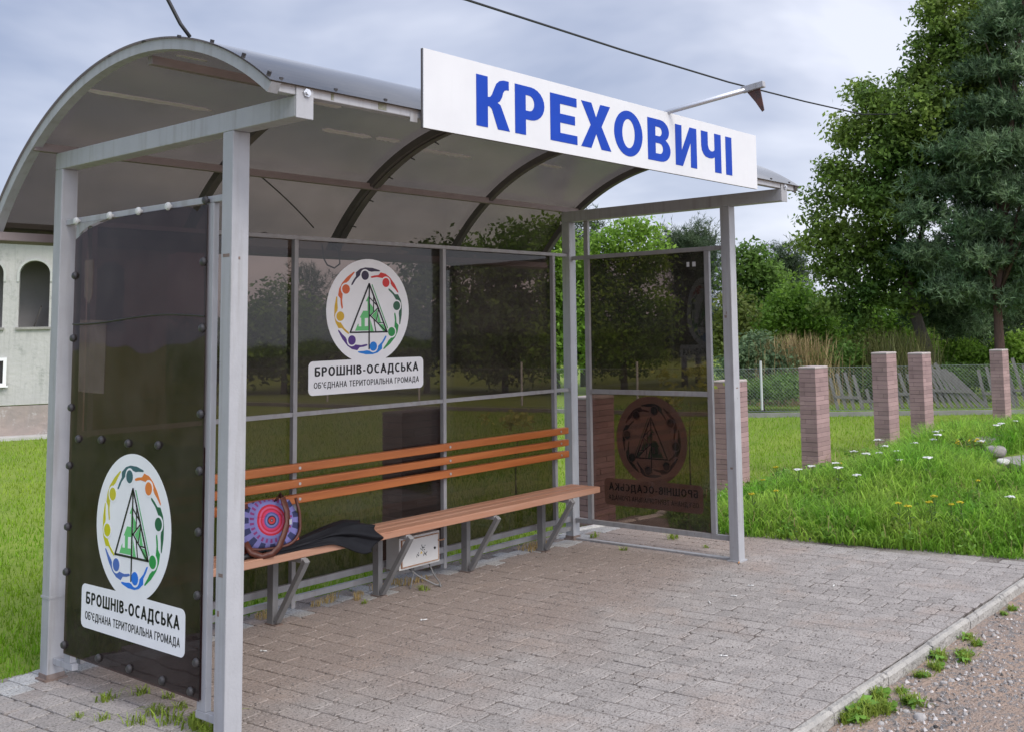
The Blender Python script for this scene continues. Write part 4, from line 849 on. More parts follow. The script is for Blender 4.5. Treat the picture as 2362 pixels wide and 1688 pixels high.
def tree(name, label, cat, ub, vb, d, ells, mt, n, size, clump, trunk=None, tr=.12, bark=None, kind='leaf', limbs=8, seed=0, group=None, tw=None, twmat=None, shell=.5, wid=.05, dd=0.):
    """ells: crown lobes as (u, v, ru, rv) in photo pixels at distance d, given real depth"""
    base = at(ub, vb, d); base.z = -.05; k = d/F*1.02
    o = thing(name, label, cat, base, 0, group)
    cs, rs_ = [], []; g = random.Random(seed+5)
    for el in ells:
        u, v, ru, rv = el[:4]; c_ = at(u, v, d+(el[4] if len(el) > 4 else g.uniform(-.5, .5)*ru*k)); cs.append(c_-base); rs_.append((ru*k, max(ru*k*.85, .4), rv*k))
    if kind == 'leaf': v_, f_, cc = leaves(cs, rs_, n, size, clump, seed=seed, shell=shell)
    else: v_, f_, cc = needles(cs, rs_, n, size, seed=seed, shell=shell, wid=wid)
    npmesh('crown', v_, f_, mt, o)
    top = max(cs, key=lambda c_: c_.z); bk = bark or BARK
    path = trunk and [at(u, v, d)-base for u, v in trunk] or [Vector((0, 0, 0)), Vector((0, 0, top.z*.5)), top*.9]
    path = [Vector((path[0].x, path[0].y, 0))]+path[1:]
    q = MB(); nP = len(path); q.tube(path, [tr*(1-.8*i/(nP-1))*(1.25 if i == 0 else 1) for i in range(nP)], 10)
    for i in range(limbs):
        tgt = Vector(cc[g.randrange(len(cc))]); t_ = g.uniform(.35, .95); j = min(int(t_*(nP-1)), nP-2); s_ = path[j].lerp(path[j+1], t_*(nP-1)-j)
        if tgt.z < s_.z*.8: continue
        mid = s_.lerp(tgt, .5)+Vector((0, 0, .08*(tgt-s_).length)); r0_ = tr*(1-.75*t_)*.5; q.tube([s_, mid, tgt], [r0_, r0_*.6, r0_*.2], 6)
    q.build('trunk', bk, o, smooth=True); return o
LIND = leaf('linden_leaf', (.085, .17, .032), (.24, .33, .065), .5, .5, scale=.6)
LOCU = leaf('bright_locust_leaf', (.17, .31, .04), (.27, .41, .06), .52, .4, scale=.7)
DARKL = leaf('dark_green_leaf', (.06, .11, .028), (.10, .155, .038), .3, .4)
MIDL = leaf('mid_green_leaf', (.105, .20, .036), (.17, .27, .055), .48, .4)
WILL = leaf('grey_green_leaf', (.115, .18, .085), (.17, .235, .105), .42, .35)
OLIV = leaf('yellow_olive_leaf', (.18, .21, .045), (.14, .19, .04), .45, .4)
PINE = leaf('blue_pine_needle', (.07, .135, .06), (.24, .335, .175), .42, .5, scale=1.6)
SPRU = leaf('dark_conifer_needle', (.045, .08, .038), (.08, .115, .05), .2, .4)
TAN = leaf('dry_grass', (.36, .27, .13), (.28, .22, .10), .3, .3)
# the two big trees at the right
tree('broadleaf_tree', 'tall broadleaf tree with leaning trunk and yellow-green leaves, left of the pines', 'tree', 2158, 905, 22.0,
     [(2330, -60, 150, 110, 1.), (2185, 30, 75, 85), (2250, 150, 110, 110), (2140, 125, 48, 60), (2110, 190, 40, 38), (2020, 245, 62, 50), (1990, 215, 26, 30), (2150, 270, 120, 90), (1965, 310, 55, 42), (2060, 330, 80, 60), (2110, 390, 110, 80), (1930, 395, 50, 38), (1985, 440, 70, 45), (1885, 450, 38, 24), (2060, 480, 100, 60), (1905, 515, 60, 36), (1990, 560, 90, 48), (1875, 570, 36, 24), (1925, 620, 66, 36), (2070, 610, 85, 50), (1985, 670, 70, 34), (2090, 690, 50, 34), (1930, 700, 40, 22), (1990, 740, 40, 24), (2260, 330, 120, 120, 1.)],
     LIND, 74000, .056, .130, [(2160, 905), (2135, 800), (2100, 690), (2075, 560), (2090, 380), (2150, 120), (2190, 0)], .15, BARK, limbs=26, seed=11, shell=.35)
tree('pine_tree', 'big blue-green pine with bare reddish lower trunk at the right edge', 'tree', 2308, 905, 21.0,
     [(2330, 60, 75, 40), (2380, -40, 70, 70), (2285, 175, 80, 26), (2400, 150, 80, 34), (2235, 265, 62, 24), (2350, 250, 90, 26), (2420, 330, 90, 34), (2195, 345, 55, 22), (2290, 350, 80, 24), (2150, 425, 62, 24), (2270, 430, 90, 26), (2390, 440, 90, 30), (2110, 490, 52, 20), (2220, 520, 85, 24), (2340, 530, 90, 26), (2140, 580, 62, 22), (2260, 600, 85, 26), (2380, 610, 90, 30), (2190, 660, 72, 24), (2320, 690, 70, 22), (2440, 200, 60, 40), (2480, 480, 100, 200), (2330, 450, 50, 240, 1.2), (2260, 470, 70, 170, 1.3)],
     PINE, 17000, .12, .0, [(2310, 905), (2306, 800), (2300, 690), (2320, 450), (2345, 150), (2365, -60)], .115, PBARK, 'needle', 30, 12, shell=.3, wid=.105)
tree('pine_tree', 'thin pine between the leaning tree and the big pine, its dark trunk standing clear below', 'tree', 2192, 905, 23.5,
     [(2190, 690, 70, 42), (2150, 650, 60, 36), (2240, 640, 75, 45), (2180, 610, 80, 45), (2130, 720, 45, 28), (2215, 740, 55, 28)],
     PINE, 4200, .12, 0, [(2194, 905), (2192, 800), (2190, 690), (2195, 560)], .12, BARK, 'needle', 12, 13, wid=.10)
tree('pine_tree', 'dark pine deep in shade behind the big pine trunk', 'tree', 2420, 905, 26.,
     [(2390, 640, 110, 120), (2300, 720, 90, 70), (2390, 760, 90, 60), (2260, 770, 70, 45)], SPRU, 2600, .16, 0, [(2420, 905), (2420, 600)], .12, PBARK, 'needle', 6, 14)
# wood edge behind the fence, left to right
BGS = 'trees of the wood edge behind the fence'
BG = [
 ('broadleaf_tree', 'low dark tree seen through the back wall just right of the near front post', 560, 30, [(540, 790, 70, 80), (600, 740, 55, 70), (490, 830, 60, 60)], DARKL, 2600, .10),
 ('conifer', 'pointed dark conifer seen through the back wall left of the round emblem', 712, 31, [(712, 660, 14, 45), (712, 720, 30, 45), (712, 790, 46, 60)], SPRU, 900, .15),
 ('broadleaf_tree', 'dark round tree seen through the back wall directly left of the round emblem', 655, 29, [(655, 720, 65, 65), (620, 800, 75, 70), (720, 820, 70, 70)], MIDL, 3400, .10),
 ('broadleaf_tree', 'dark tree behind the round emblem of the back wall', 840, 28, [(830, 780, 80, 80), (900, 720, 60, 70), (790, 830, 70, 60)], DARKL, 3400, .10),
 ('broadleaf_tree', 'tall dark tree seen through the back wall just right of the round emblem', 985, 27, [(980, 670, 75, 110), (1030, 620, 60, 75), (960, 800, 80, 80), (1050, 760, 80, 80)], DARKL, 4600, .10),
 ('broadleaf_tree', 'leafy dark tree filling the right-hand back pane', 1165, 26, [(1150, 610, 85, 85), (1200, 560, 60, 60), (1120, 720, 95, 90), (1210, 720, 85, 100), (1150, 820, 100, 60)], MIDL, 6500, .10),
 ('broadleaf_tree', 'bright green tree seen in the slit left of the far back post', 1285, 25, [(1275, 570, 55, 75), (1300, 660, 60, 80), (1270, 780, 65, 80)], LOCU, 3600, .09),
 ('spruce', 'dark spruce top between the far back post and the short upright', 1346, 28, [(1346, 510, 14, 28), (1346, 560, 30, 40), (1346, 640, 45, 60), (1346, 760, 55, 70)], SPRU, 1500, .15),
 ('broadleaf_tree', 'light green feathery tree showing above the far end pane', 1440, 24.5, [(1440, 545, 60, 45), (1480, 530, 42, 32), (1380, 580, 55, 40), (1510, 580, 48, 40), (1430, 620, 110, 60), (1400, 720, 95, 80), (1500, 720, 80, 80), (1440, 820, 110, 50)], LOCU, 8500, .075),
 ('spruce', 'slim conifer with dull green tip above the right half of the far end pane', 1580, 27, [(1555, 560, 14, 28), (1580, 575, 22, 40), (1580, 650, 40, 60), (1585, 760, 50, 70)], SPRU, 1500, .14),
 ('spruce', 'thin pointed conifer top next to the far front post', 1612, 29, [(1612, 530, 8, 26), (1614, 570, 20, 32), (1622, 640, 38, 60), (1620, 760, 44, 70)], SPRU, 1400, .14),
 ('broadleaf_tree', 'dark round tree just right of the far front post', 1735, 27, [(1735, 610, 40, 48), (1712, 660, 45, 55), (1770, 650, 40, 45), (1730, 740, 60, 60)], MIDL, 4200, .09),
 ('spruce', 'spiky young conifer between the round tree and the tall broadleaf tree', 1815, 29, [(1815, 585, 14, 26), (1812, 630, 28, 40), (1820, 700, 44, 60)], SPRU, 1100, .14),
 ('broadleaf_tree', 'bright yellow-green locust tree in front of the tall broadleaf tree', 1830, 25, [(1830, 690, 60, 48), (1790, 740, 60, 55), (1880, 740, 70, 50), (1900, 800, 60, 40)], LOCU, 6000, .07),
 ('broadleaf_tree', 'light green bushy tree behind the lower crown of the leaning broadleaf tree', 2010, 27, [(1960, 760, 75, 60), (2040, 730, 80, 70), (2100, 790, 70, 60), (1910, 800, 60, 50)], LOCU, 6500, .085),
 ('broadleaf_tree', 'dark green tree in the gap between the leaning trunk and the thin pine', 2160, 29, [(2150, 760, 80, 70), (2220, 740, 70, 70), (2120, 700, 60, 50)], MIDL, 4500, .10),
 ('shrub', 'olive shrub close beside the far front post', 1690, 23, [(1700, 720, 34, 44), (1690, 790, 40, 50)], OLIV, 2200, .07),
 ('shrub', 'grey-green willow shrub behind the single pale fence post', 1755, 20.5, [(1750, 820, 65, 45), (1800, 845, 50, 30), (1710, 850, 55, 35)], WILL, 5200, .055),
 ('shrub', 'dark green bush under the tan grass plumes', 1905, 21, [(1900, 845, 60, 30), (1945, 830, 40, 34), (1860, 860, 45, 24)], MIDL, 3800, .055),
 ('shrub', 'yellowish bush between the two tan grass clumps', 1985, 22, [(1985, 820, 45, 38), (2020, 850, 50, 28)], OLIV, 2600, .06),
 ('shrub', 'fresh green bush behind the closely set brick pillars', 2235, 23, [(2225, 815, 50, 26), (2270, 830, 45, 26), (2190, 840, 40, 24)], LOCU, 3600, .055),
 ('shrub', 'fresh green bush right of the big pine trunk', 2360, 23, [(2350, 800, 40, 30), (2390, 820, 50, 40)], LOCU, 2400, .055),
 ('shrub', 'weedy green thicket behind the fence left of the nearest whole pillar', 1760, 18.9, [(1780, 895, 55, 22), (1720, 900, 45, 16), (1825, 890, 30, 26)], MIDL, 4200, .045),
 ('shrub', 'weedy thicket behind the fence around the leaning pickets', 2120, 21, [(2000, 880, 60, 26), (2100, 870, 70, 24), (2200, 870, 70, 26), (2300, 870, 70, 24)], MIDL, 5200, .05),
]
for i, (nm, lb, u, d, els, mt, n, sz) in enumerate(BG):
    con = mt is SPRU
    tree(nm, lb, 'shrub' if nm == 'shrub' else 'tree', u, 905, d, els, mt, int(n*(2. if con else 1.6)), sz*(1 if con else .8), sz*2.1, tr=.03 if nm == 'shrub' else .07, kind='needle' if con else 'leaf', limbs=6, seed=40+i, group=BGS, shell=.3)
# a sapling on the lawn seen through the panes
SAP = leaf('sapling_leaf', (.40, .44, .09), (.46, .46, .12), .5, .2)
tree('sapling', 'young yellow-green sapling on the lawn seen through the far end pane', 'tree', 1592, 1090, 9.6, [(1595, 872, 26, 20), (1575, 888, 14, 10), (1618, 885, 12, 14), (1562, 928, 16, 9)], SAP, 300, .030, .05, tr=.006, limbs=5, seed=91, twmat=None)
tree('sapling', 'small leafy sapling on the lawn seen through the right-hand back pane', 'tree', 1190, 1130, 9.6, [(1188, 968, 24, 8), (1200, 960, 16, 6), (1170, 975, 10, 6)], SAP, 140, .030, .05, tr=.006, limbs=4, seed=92)
# far-off wood that closes the view
cs, rs_ = [], []
for a in np.arange(8, 76, 1.6):
    dd = rng.uniform(44, 52); h = rng.uniform(1.9, 2.9)
    cs.append((CAM.x+dd*math.cos(R(a)), CAM.y+dd*math.sin(R(a)), h*.45)); rs_.append((rng.uniform(1, 1.8), rng.uniform(1, 1.8), h*.62))
v_, f_, _ = leaves(cs, rs_, 30000, .16, .30, seed=77, shell=.2)
tag(npmesh('far_wood', v_, f_, DARKL), 'dark far-off wood closing the view behind the fence', 'wood', kind='stuff')

# ------------------------------------------------------------------ grass
def blades(n, pos, hmin, hmax, wd, lean_, seed, seg2=False):
    g = np.random.default_rng(seed); p = pos; n = len(p)
    h = hmin+(hmax-hmin)*g.uniform(0, 1, n)[:, None]; a = g.uniform(0, 2*np.pi, n); d = np.stack([np.cos(a), np.sin(a), np.zeros(n)], 1)
    s = np.stack([-np.sin(a+g.normal(0, .5, n)), np.cos(a), np.zeros(n)], 1); w_ = wd*g.uniform(.6, 1.4, n)[:, None]; ln = g.uniform(.1, 1, n)[:, None]*lean_
    z = np.array([0, 0, 1.])
    if not seg2:
        v = np.stack([p-s*w_, p+s*w_, p+z*h+d*h*ln], 1).reshape(-1, 3); return v, np.arange(3*n).reshape(n, 3)
    m1 = p+z*h*.55+d*h*ln*.25; m2 = p+z*h*.86+d*h*ln*.62; tip = p+z*h*(1-.25*ln)+d*h*ln*1.1
    v = np.stack([p-s*w_, p+s*w_, m1-s*w_*.85, m1+s*w_*.85, m2-s*w_*.55, m2+s*w_*.55, tip], 1).reshape(-1, 3)
    k = 7*np.arange(n)[:, None]
    f = np.concatenate([k+np.array([0, 1, 3]), k+np.array([0, 3, 2]), k+np.array([2, 3, 5]), k+np.array([2, 5, 4]), k+np.array([4, 5, 6])], 0)
    return v, f
def scatter(n, r0, r1, a0, a1, seed, pw=1.):
    g = np.random.default_rng(seed); r = r0+(r1-r0)*g.uniform(0, 1, n)**pw; a = np.radians(g.uniform(a0, a1, n))
    return np.stack([CAM.x+r*np.cos(a), CAM.y+r*np.sin(a)], 1)
LAWN = leaf('mown_grass_blade', (.15, .33, .014), (.27, .385, .028), .45, .3, scale=.5)
p = scatter(150000, 5.2, 21, 11, 76, 1, 1.15); x_, y_ = p[:, 0], p[:, 1]
p = p[((y_ > .13+.03*np.sin(x_*9)) | (x_ < -2.2)) & ~((x_ > 4.4) & (y_ < .0))]
fl = np.array([ground_z(a, b) for a, b in p]); p3 = np.c_[p, fl]
v_, f_ = blades(0, p3, .022, .060, .0042, .8, 2)
tag(npmesh('lawn_grass', v_, f_, LAWN), 'short mown lawn grass behind and left of the shelter', 'grass', kind='stuff')
MEAD = leaf('meadow_grass_blade', (.15, .36, .028), (.33, .49, .07), .55, .45, scale=1.8)
p = scatter(110000, 6.4, 16, 11, 35, 3, 1.15); x_, y_ = p[:, 0], p[:, 1]
edge = 4.30+np.maximum(0, -y_-1.0)*.135
p = p[(x_ > edge-.01) & (y_ < -.0+.1*np.sin(x_*3)) & (y_ > -3.3) & (((x_-6.95)/.75)**2+((y_+2.2)/.30)**2 > 1)]
fl = np.array([ground_z(a, b) for a, b in p])
gq = np.random.default_rng(5); patch = .6+.55*np.sin(p[:, 0]*2.3+1.7*np.sin(p[:, 1]*2.1))*np.sin(p[:, 1]*3.1+p[:, 0])
ef = np.clip(.30+(p[:, 0]-(4.30+np.maximum(0, -p[:, 1]-1.0)*.135))/.55, .3, 1)*np.clip(.16+.84*(-p[:, 1])/.9, .14, 1); hx = ((.10+.165*np.clip(patch, 0, 1.15))*ef)[:, None]
v_, f_ = blades(0, np.c_[p, fl], hx*.35, hx*1.3, .0042, 1.6, 6, True)
tag(npmesh('meadow_grass', v_, f_, MEAD), 'tall unmown grass and weeds right of the paving', 'grass', kind='stuff')
sel = p[gq.uniform(size=len(p)) < .05]; fl2 = np.array([ground_z(a, b) for a, b in sel])
v_, f_ = blades(0, np.c_[sel, fl2], .06, .22, .0022, 1.2, 8, True)
tag(npmesh('dry_meadow_stalks', v_, f_, TAN), 'dry straw-coloured stalks scattered through the tall grass', 'grass', kind='stuff')
# broad weeds among the grass
BROAD = leaf('broad_weed_leaf', (.12, .26, .035), (.19, .33, .05), .4, .4)
sel = p[gq.uniform(size=len(p)) < .10]; cs = [(a, b, ground_z(a, b)+.06) for a, b in sel]
v_, f_, _ = leaves(cs, [(.05, .05, .04)]*len(cs), 16000, .022, .03, seed=9, flat=1.2, shell=.1)
tag(npmesh('meadow_herbs', v_, f_, BROAD), 'broad-leaved weeds among the tall grass', 'weeds', kind='stuff')
# tan grass plumes behind the fence
for u, vt, d, nn, lb in ((1840, 760, 20.6, 1100, 'tan feathery dry grass clump left, above the fence'), (2075, 745, 21.3, 1000, 'tall greenish tan grass clump beside the leaning tree trunk')):
    b = at(u, 905, d); b.z = -.03; o = thing('grass_clump', lb, 'grass clump', b); g = np.random.default_rng(int(u)); hh = at(u, vt, d).z
    pp = np.c_[g.normal(0, .34, nn), g.normal(0, .34, nn), np.zeros(nn)]; v_, f_ = blades(0, pp, hh*.55, hh*1.08, .007, .55, int(u)+1, True); npmesh('stalks', v_, f_, TAN if u < 2000 else leaf('greenish_straw', (.22, .21, .08), (.16, .18, .06), .3, .3), o)
# flowers in the meadow
STEM = leaf('flower_stem', (.08, .14, .03), (.10, .16, .03), .2, .2)
WFL = mat('white_petals', (.78, .78, .75), (.66, .66, .62), 60, .8); YFL = mat('yellow_petals', (.62, .50, .02), (.5, .42, .03), 60, .8)
def flower(name, label, cat, group, petal, h, r_, seed):
    g = random.Random(seed); o = thing(name, label, cat, (0, 0, 0), 0, group); q = MB(); q.tube([(0, 0, 0), (.01, .005, h*.6), (0, 0, h)], .002, 5)
    for k in range(3): a = k*2.1; q.tube([(.006, .003, h*.72), (.02*math.cos(a), .02*math.sin(a), h-.003)], .0014, 4)
    for k in range(5): a = g.uniform(0, 6.28); z_ = h*g.uniform(.1, .7); q.add([(0, 0, z_), (.03*math.cos(a+.3), .03*math.sin(a+.3), z_+.02), (.06*math.cos(a), .06*math.sin(a), z_+.015), (.03*math.cos(a-.3), .03*math.sin(a-.3), z_+.02)], [(0, 1, 2, 3)])
    q.build('stem', STEM, o)
    q = MB()
    for k in range(22):
        a = g.uniform(0, 6.28); rr_ = r_*math.sqrt(g.random()); x_, y_, z_ = rr_*math.cos(a), rr_*math.sin(a), h+.006*(1-(rr_/r_)**2)+g.uniform(0, .004); s_ = r_*.30
        pts = [(x_+s_*math.cos(t_), y_+s_*math.sin(t_), z_+g.uniform(-.002, .002)) for t_ in (0, 1.26, 2.5, 3.77, 5.03)]; q.add(pts+[(x_, y_, z_-.006)], [(0, 1, 2, 3, 4), (1, 0, 5), (2, 1, 5), (3, 2, 5), (4, 3, 5), (0, 4, 5)])
    q.build('flower_head', petal, o); return o
wf0 = flower('white_flower', 'white flat-topped wild flower in the tall grass by the brick pillars', 'flower', 'white wild flowers in the tall grass', WFL, .23, .036, 1)
yf0 = flower('yellow_flower', 'small yellow-headed wild flower in the tall grass right of the paving', 'flower', 'yellow wild flowers in the tall grass', YFL, .22, .020, 2)
def spot(u, v):
    q = rt*((u-CX)/F)-up*((v-CY)/F)+fw; t_ = 1.
    for _ in range(40):
        X = CAM+q*t_; gz = ground_z(X.x, X.y)+.22; t_ += (gz-X.z)/q.z*.7
    return CAM+q*t_
wl = [(1872, 1078), (1928, 1070), (1935, 1090), (1970, 1050), (2000, 1060), (2030, 1050), (2040, 1040), (2070, 1045), (2074, 1060), (1975, 1102), (2142, 1072), (2152, 1015), (2165, 1015), (2110, 1025), (2262, 1022), (2170, 992), (1842, 1090), (2026, 1027), (2158, 1000), (2310, 980), (2345, 972), (2300, 985), (2330, 1147)]
yl = [(1725, 1062), (1760, 1100), (1790, 1130), (1938, 1065), (2045, 1185), (2060, 1190), (2072, 1168), (2145, 1173), (2130, 1192), (2165, 1195), (2195, 1160), (2215, 1170), (2155, 1155), (2095, 1182), (2120, 1220), (2110, 1205), (2065, 1200), (2000, 1232), (2055, 1246), (2255, 1098), (1790, 1085), (1735, 1150), (1780, 1170), (2180, 1190), (2245, 1275), (2038, 1270)]
for lst, pr in ((wl, wf0), (yl, yf0)):
    for i, (u, v) in enumerate(lst):
        X = spot(u, v); X.z = ground_z(X.x, X.y)
        if X.x < 4.42+max(0, -X.y-1.0)*.135: continue
        if i == 0: pr.location = X
        else: dup(pr, X, random.uniform(0, 6.28), random.uniform(.85, 1.2))

# ------------------------------------------------------------------ rock bed at the right edge
ROCK = mat('grey_field_stone', (.34, .30, .28), (.22, .20, .195), 9, .95, bump=.02, bscale=18, spots=((.45, .42, .38), 8, .6))
def rock(loc, sx_, sy_, sz_, label, seed, rz=0, group=None, mt=None):
    bm = bmesh.new(); bmesh.ops.create_icosphere(bm, subdivisions=3, radius=1); g = np.random.default_rng(seed); k = g.normal(size=(7, 3))*1.6; ph = g.uniform(0, 6, 7)
    for v in bm.verts:
        s_ = 1+.10*sum(math.sin(v.co.dot(Vector(k[i]))+ph[i]) for i in range(7))/1.6; v.co = Vector((v.co.x*sx_*s_, v.co.y*sy_*s_, max(-.6, min(.72, v.co.z*s_))*sz_))
    me = bpy.data.meshes.new('rock'); bm.to_mesh(me); bm.free(); me.materials.append(mt or ROCK); me.polygons.foreach_set('use_smooth', [True]*len(me.polygons))
    o = link('rock', me); o.location = loc; o.rotation_euler = (0, 0, rz); return tag(o, label, 'stone', group)
z = ground_z(6.75, -2.2)
q = MB(); g = random.Random(4); lp = [(-.75, -.02), (-.45, -.13), (.1, -.17), (.62, -.15), (.72, .05), (.45, .16), (-.1, .15), (-.55, .12)]
q.prism([lp], Matrix.Identity(4), .055); o = q.build('stone_slab', ROCK, None, .012); o.location = (6.85, -2.26, z+.02); o.rotation_euler = (R(-4), R(3), R(28)); tag(o, 'flat grey stone slab edging the flower bed at the right edge', 'stone slab')
rock((7.75, -1.62, ground_z(7.75, -1.62)+.04), .22, .13, .10, 'jagged pale rock at the left tip of the flower bed', 1)
rock((7.25, -1.86, ground_z(7.25, -1.86)+.05), .13, .09, .07, 'smooth round grey stone on the flower bed slab', 2)
rock((7.45, -1.72, ground_z(7.4, -1.7)+.03), .09, .06, .05, 'small cream stone between the bigger bed stones', 3, mt=WK)
rock((6.70, -2.10, ground_z(6.7, -2.1)+.07), .07, .05, .04, 'little cream stone lying on the flat slab at the right edge', 4, mt=WK)
b = Vector((7.35, -1.55, ground_z(7.35, -1.55))); o = thing('flowering_plant', 'low clump of golden yellow flowers among the bed stones', 'plant', b)
v_, f_, _ = leaves([(0, 0, .07), (.12, -.05, .06), (-.1, .06, .06), (-.02, -.12, .07)], [(.12, .10, .07)]*4, 900, .022, .025, seed=5); npmesh('foliage', v_, f_, MIDL, o)
v_, f_, _ = leaves([(0, 0, .12), (.12, -.05, .11), (-.02, -.12, .11)], [(.10, .08, .03)]*3, 320, .016, .02, seed=6, flat=1.5); npmesh('blossom', v_, f_, mat('golden_petals', (.70, .42, .02), (.62, .5, .03), 40, .8), o)

# ------------------------------------------------------------------ weeds in joints and along the kerb, stones, litter
def tuft(name, label, group, mt, n, h, r_, seed, cat='weed', bw=.0032):
    g = np.random.default_rng(seed); a = g.uniform(0, 6.28, n); rr_ = r_*np.sqrt(g.uniform(size=n)); pp = np.c_[rr_*np.cos(a), rr_*np.sin(a)*.7, np.zeros(n)]
    v_, f_ = blades(0, pp, h*.45, h, bw, 1.2, seed, True); o = npmesh(name, v_, f_, mt); return tag(o, label, cat, group)
GT = leaf('joint_weed', (.20, .32, .03), (.30, .34, .06), .4, .4); DT = leaf('dry_weed', (.60, .38, .17), (.48, .42, .17), .45, .3)
t1 = tuft('grass_tuft', 'small green tuft of grass in the paving joints around the near front post', 'green tufts in the paving by the near front post', GT, 46, .048, .045, 21, bw=.0022)
for i, (X, Y, s_) in enumerate(((.03, -.53, 1.1), (.15, -.58, .9), (-.09, -.74, .7), (-.04, -.89, 1.0), (.066, -.861, 1.2), (.036, -1.002, 1.3), (.156, -.878, .8), (.078, -1.12, 1.5), (.10, -1.19, 1.5), (-.13, -.63, .6), (.12, -1.05, 1.1), (.19, -.72, .7), (.05, -1.25, 1.6))):
    if i == 0: t1.location = (X, Y, -.004); t1.scale = (s_,)*3
    else: dup(t1, (X, Y, -.004), random.uniform(0, 6), s_)
t2 = tuft('dry_weed_tuft', 'dry brownish weed tuft growing along the back edge of the paving under the bench', 'dry tufts along the back of the paving', DT, 60, .046, .055, 22, bw=.0018)
for i, (X, Y, s_) in enumerate(((1.47, .0, .9), (1.56, .02, 1.2), (1.72, -.03, .8), (1.88, .0, 1.1), (2.03, -.04, 1.3), (2.13, -.07, 1.1), (1.66, -.09, .7), (3.14, -.02, 1.2), (3.28, .0, 1.3), (1.14, .04, 1.2), (3.22, -.07, .8))):
    if i == 0: t2.location = (X, Y, -.004)
    else: dup(t2, (X, Y, -.004), random.uniform(0, 6), s_)
t3 = tuft('weed', 'small green weed in the paving near the far end pane', 'green weeds near the far end of the shelter', GT, 46, .05, .04, 23, bw=.0022)
for i, (X, Y, s_) in enumerate(((3.72, -.135, 1.), (3.97, -.65, 1.3), (3.83, -1.01, .6), (2.0, -.26, .9), (1.62, -.20, .6), (2.62, .04, .8), (3.48, -.58, .7))):
    if i == 0: t3.location = (X, Y, -.004)
    else: dup(t3, (X, Y, -.004), random.uniform(0, 6), s_, 'small green weed in the paving under the bench' if X < 3 else None)
kw = thing('kerb_weed', 'green leafy weed growing in the dirt along the kerb', 'weed', (0, 0, 0), 0, 'weeds along the kerb')
v_, f_ = blades(0, np.c_[rng.normal(0, .022, 110), rng.normal(0, .015, 110), np.zeros(110)], .018, .048, .0024, 1.4, 31, True); npmesh('blades', v_, f_, GT, kw)
v_, f_, _ = leaves([(-.02, .02, .018)], [(.035, .025, .014)], 15, .024, .014, seed=32, flat=1.5, shell=.1); npmesh('leaves', v_, f_, BROAD, kw)
for i, (X, Y, s_) in enumerate(((2.92, -3.10, .8), (2.84, -3.16, .8), (2.56, -3.09, 1.1), (2.66, -3.16, .9), (2.60, -3.19, .9), (2.40, -3.13, .9), (2.27, -3.11, .8), (1.90, -3.07, 1.3), (1.74, -3.12, 1.5), (1.80, -3.15, 1.1), (1.94, -3.20, 1.1), (1.78, -3.08, 1.0), (1.62, -3.07, 1.0), (2.03, -3.12, .7), (1.68, -3.10, 1.2), (3.55, -3.11, .7), (3.45, -3.10, .5))):
    L_ = (X, Y, -.054)
    if i == 0: kw.location = L_; kw.scale = (s_,)*3
    else: dup(kw, L_, random.uniform(0, 6), s_)
st0 = rock((3.87, -3.13, -.052), .026, .020, .017, 'loose pale stone on the dirt beside the kerb', 9, group='loose stones on the dirt', mt=mat('pale_pebble', (.40, .37, .34), (.25, .24, .235), 30, .95, island=.2, bump=.004, bscale=90))
for X, Y, s_ in ((2.25, -3.22, .7), (1.82, -3.29, 1.1), (1.85, -3.22, .6), (2.81, -3.26, .5), (2.78, -3.36, .6), (2.42, -3.45, .5), (2.28, -3.42, .4), (4.25, -3.06, .6), (1.67, -3.19, .7), (2.30, -3.24, .6), (2.22, -3.20, .5), (2.05, -3.35, .3), (2.6, -3.33, .4), (3.2, -3.3, .4), (3.45, -3.25, .35), (2.95, -3.22, .3), (1.95, -3.42, .45), (3.1, -3.18, .4), (2.1, -3.27, .35)):
    r_ = dup(st0, (X, Y, -.053), random.uniform(0, 6), s_); r_.name = 'rock'
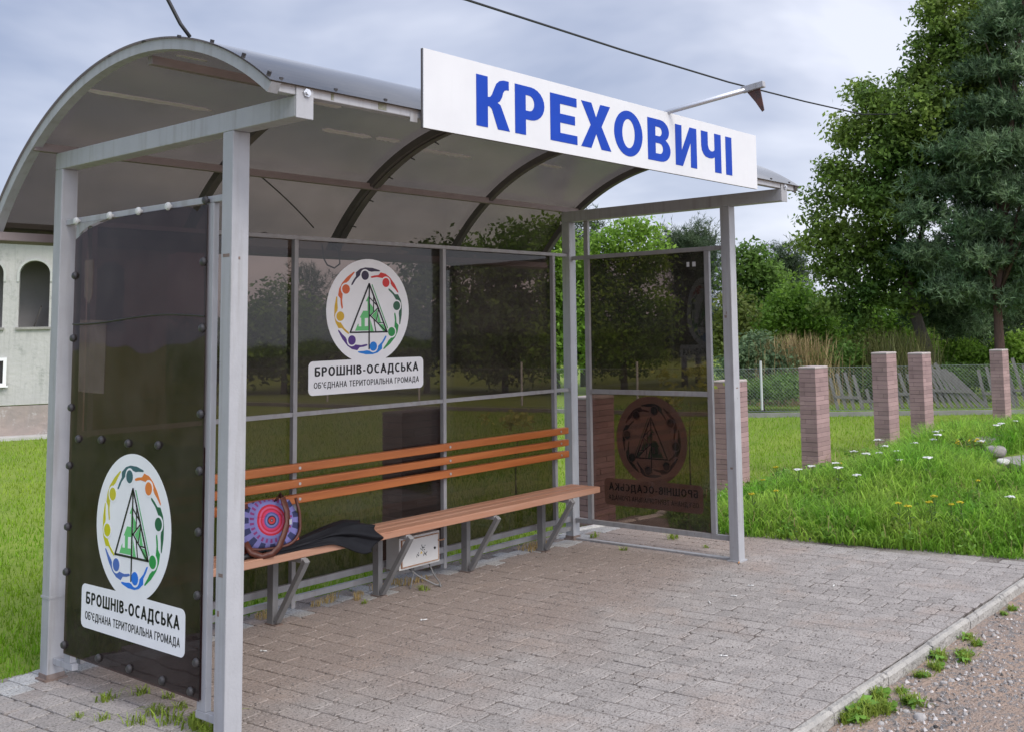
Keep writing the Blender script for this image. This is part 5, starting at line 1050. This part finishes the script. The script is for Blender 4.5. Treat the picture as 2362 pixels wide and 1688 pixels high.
# gravel
ng = 26000; p = scatter(ng, 3.9, 8, 8, 36, 12, 1.0); p = p[(p[:, 1] < -3.07) & (p[:, 1] > -4.3)]; n = len(p); g = np.random.default_rng(13)
s_ = .0024+.0105*g.uniform(size=n)**5; z_ = np.array([-.05-.012*min(3, -3.05-b) for a, b in p])+s_*.2
t4 = np.array([[1, 0, -.4], [-.5, .87, -.4], [-.5, -.87, -.4], [.1, .1, .75], [.5, .6, .2]]); ang = g.uniform(0, 6.28, n); ca, sa = np.cos(ang), np.sin(ang)
V = np.repeat(t4[None], n, 0)*(s_[:, None, None]*g.uniform(.6, 1.3, (n, 1, 3))); V = np.stack([V[..., 0]*ca[:, None]-V[..., 1]*sa[:, None], V[..., 0]*sa[:, None]+V[..., 1]*ca[:, None], V[..., 2]], -1)+np.c_[p, z_][:, None]
fi = np.array([[0, 4, 3], [4, 1, 3], [1, 2, 3], [2, 0, 3], [0, 1, 4]]); Fs = (np.arange(n)[:, None, None]*5+fi[None]).reshape(-1, 3)
tag(npmesh('gravel', V.reshape(-1, 3), Fs, mat('gravel_stone', (.33, .30, .275), (.22, .21, .205), 3, .95, island=.85)), 'loose gravel on the dirt road in front of the kerb', 'gravel', kind='stuff')
# grit and small debris on the paving
ng = 14000; p = np.c_[rng.uniform(.2, 4.3, ng), rng.uniform(-2.98, -.9, ng)]; n = len(p); g = np.random.default_rng(14); s_ = .0014+.0032*g.uniform(size=n)**3
ang = g.uniform(0, 6.28, n); ca, sa = np.cos(ang), np.sin(ang); V = np.repeat(t4[None], n, 0)*(s_[:, None, None]*g.uniform(.5, 1.6, (n, 1, 3))); V = np.stack([V[..., 0]*ca[:, None]-V[..., 1]*sa[:, None], V[..., 0]*sa[:, None]+V[..., 1]*ca[:, None], V[..., 2]], -1)+np.c_[p, .001+s_*.3][:, None]
Fs = (np.arange(n)[:, None, None]*5+fi[None]).reshape(-1, 3)
tag(npmesh('grit', V.reshape(-1, 3), Fs, mat('dark_grit', (.12, .105, .095), (.24, .21, .19), 5, .95, island=.5)), 'fine dark grit strewn over the paving', 'grit', kind='stuff')
BUT = mat('white_cigarette_paper', (.60, .59, .56), None, rough=.8); BUO = mat('orange_filter', (.55, .25, .07), None, rough=.8)
def butt(loc, rz, label, mt, group=None):
    o = thing('cigarette_butt', label, 'cigarette butt', loc, rz, group); MB().tube([(-.013, 0, .004), (.012, 0, .004)], .0032, 8).build('paper', BUT if mt is BUT else BUO, o, smooth=True)
    MB().tube([(.0125, 0, .004), (.021, 0, .004)], .0042, 8).build('filter', mt, o, smooth=True); return o
butt((3.54, -1.44, .0015), .4, 'orange cigarette butt at the foot of the far front post', BUO)
b0_ = butt((3.315, -2.196, .0015), .3, 'white cigarette butt lying on the open paving', BUT, 'white cigarette butts on the paving')
for X, Y in ((3.08, -1.80), (2.83, -1.84), (2.636, -1.80), (.784, -.507), (1.565, -.745), (1.9, -2.35)): dup(b0_, (X, Y, .0015), random.uniform(0, 3))
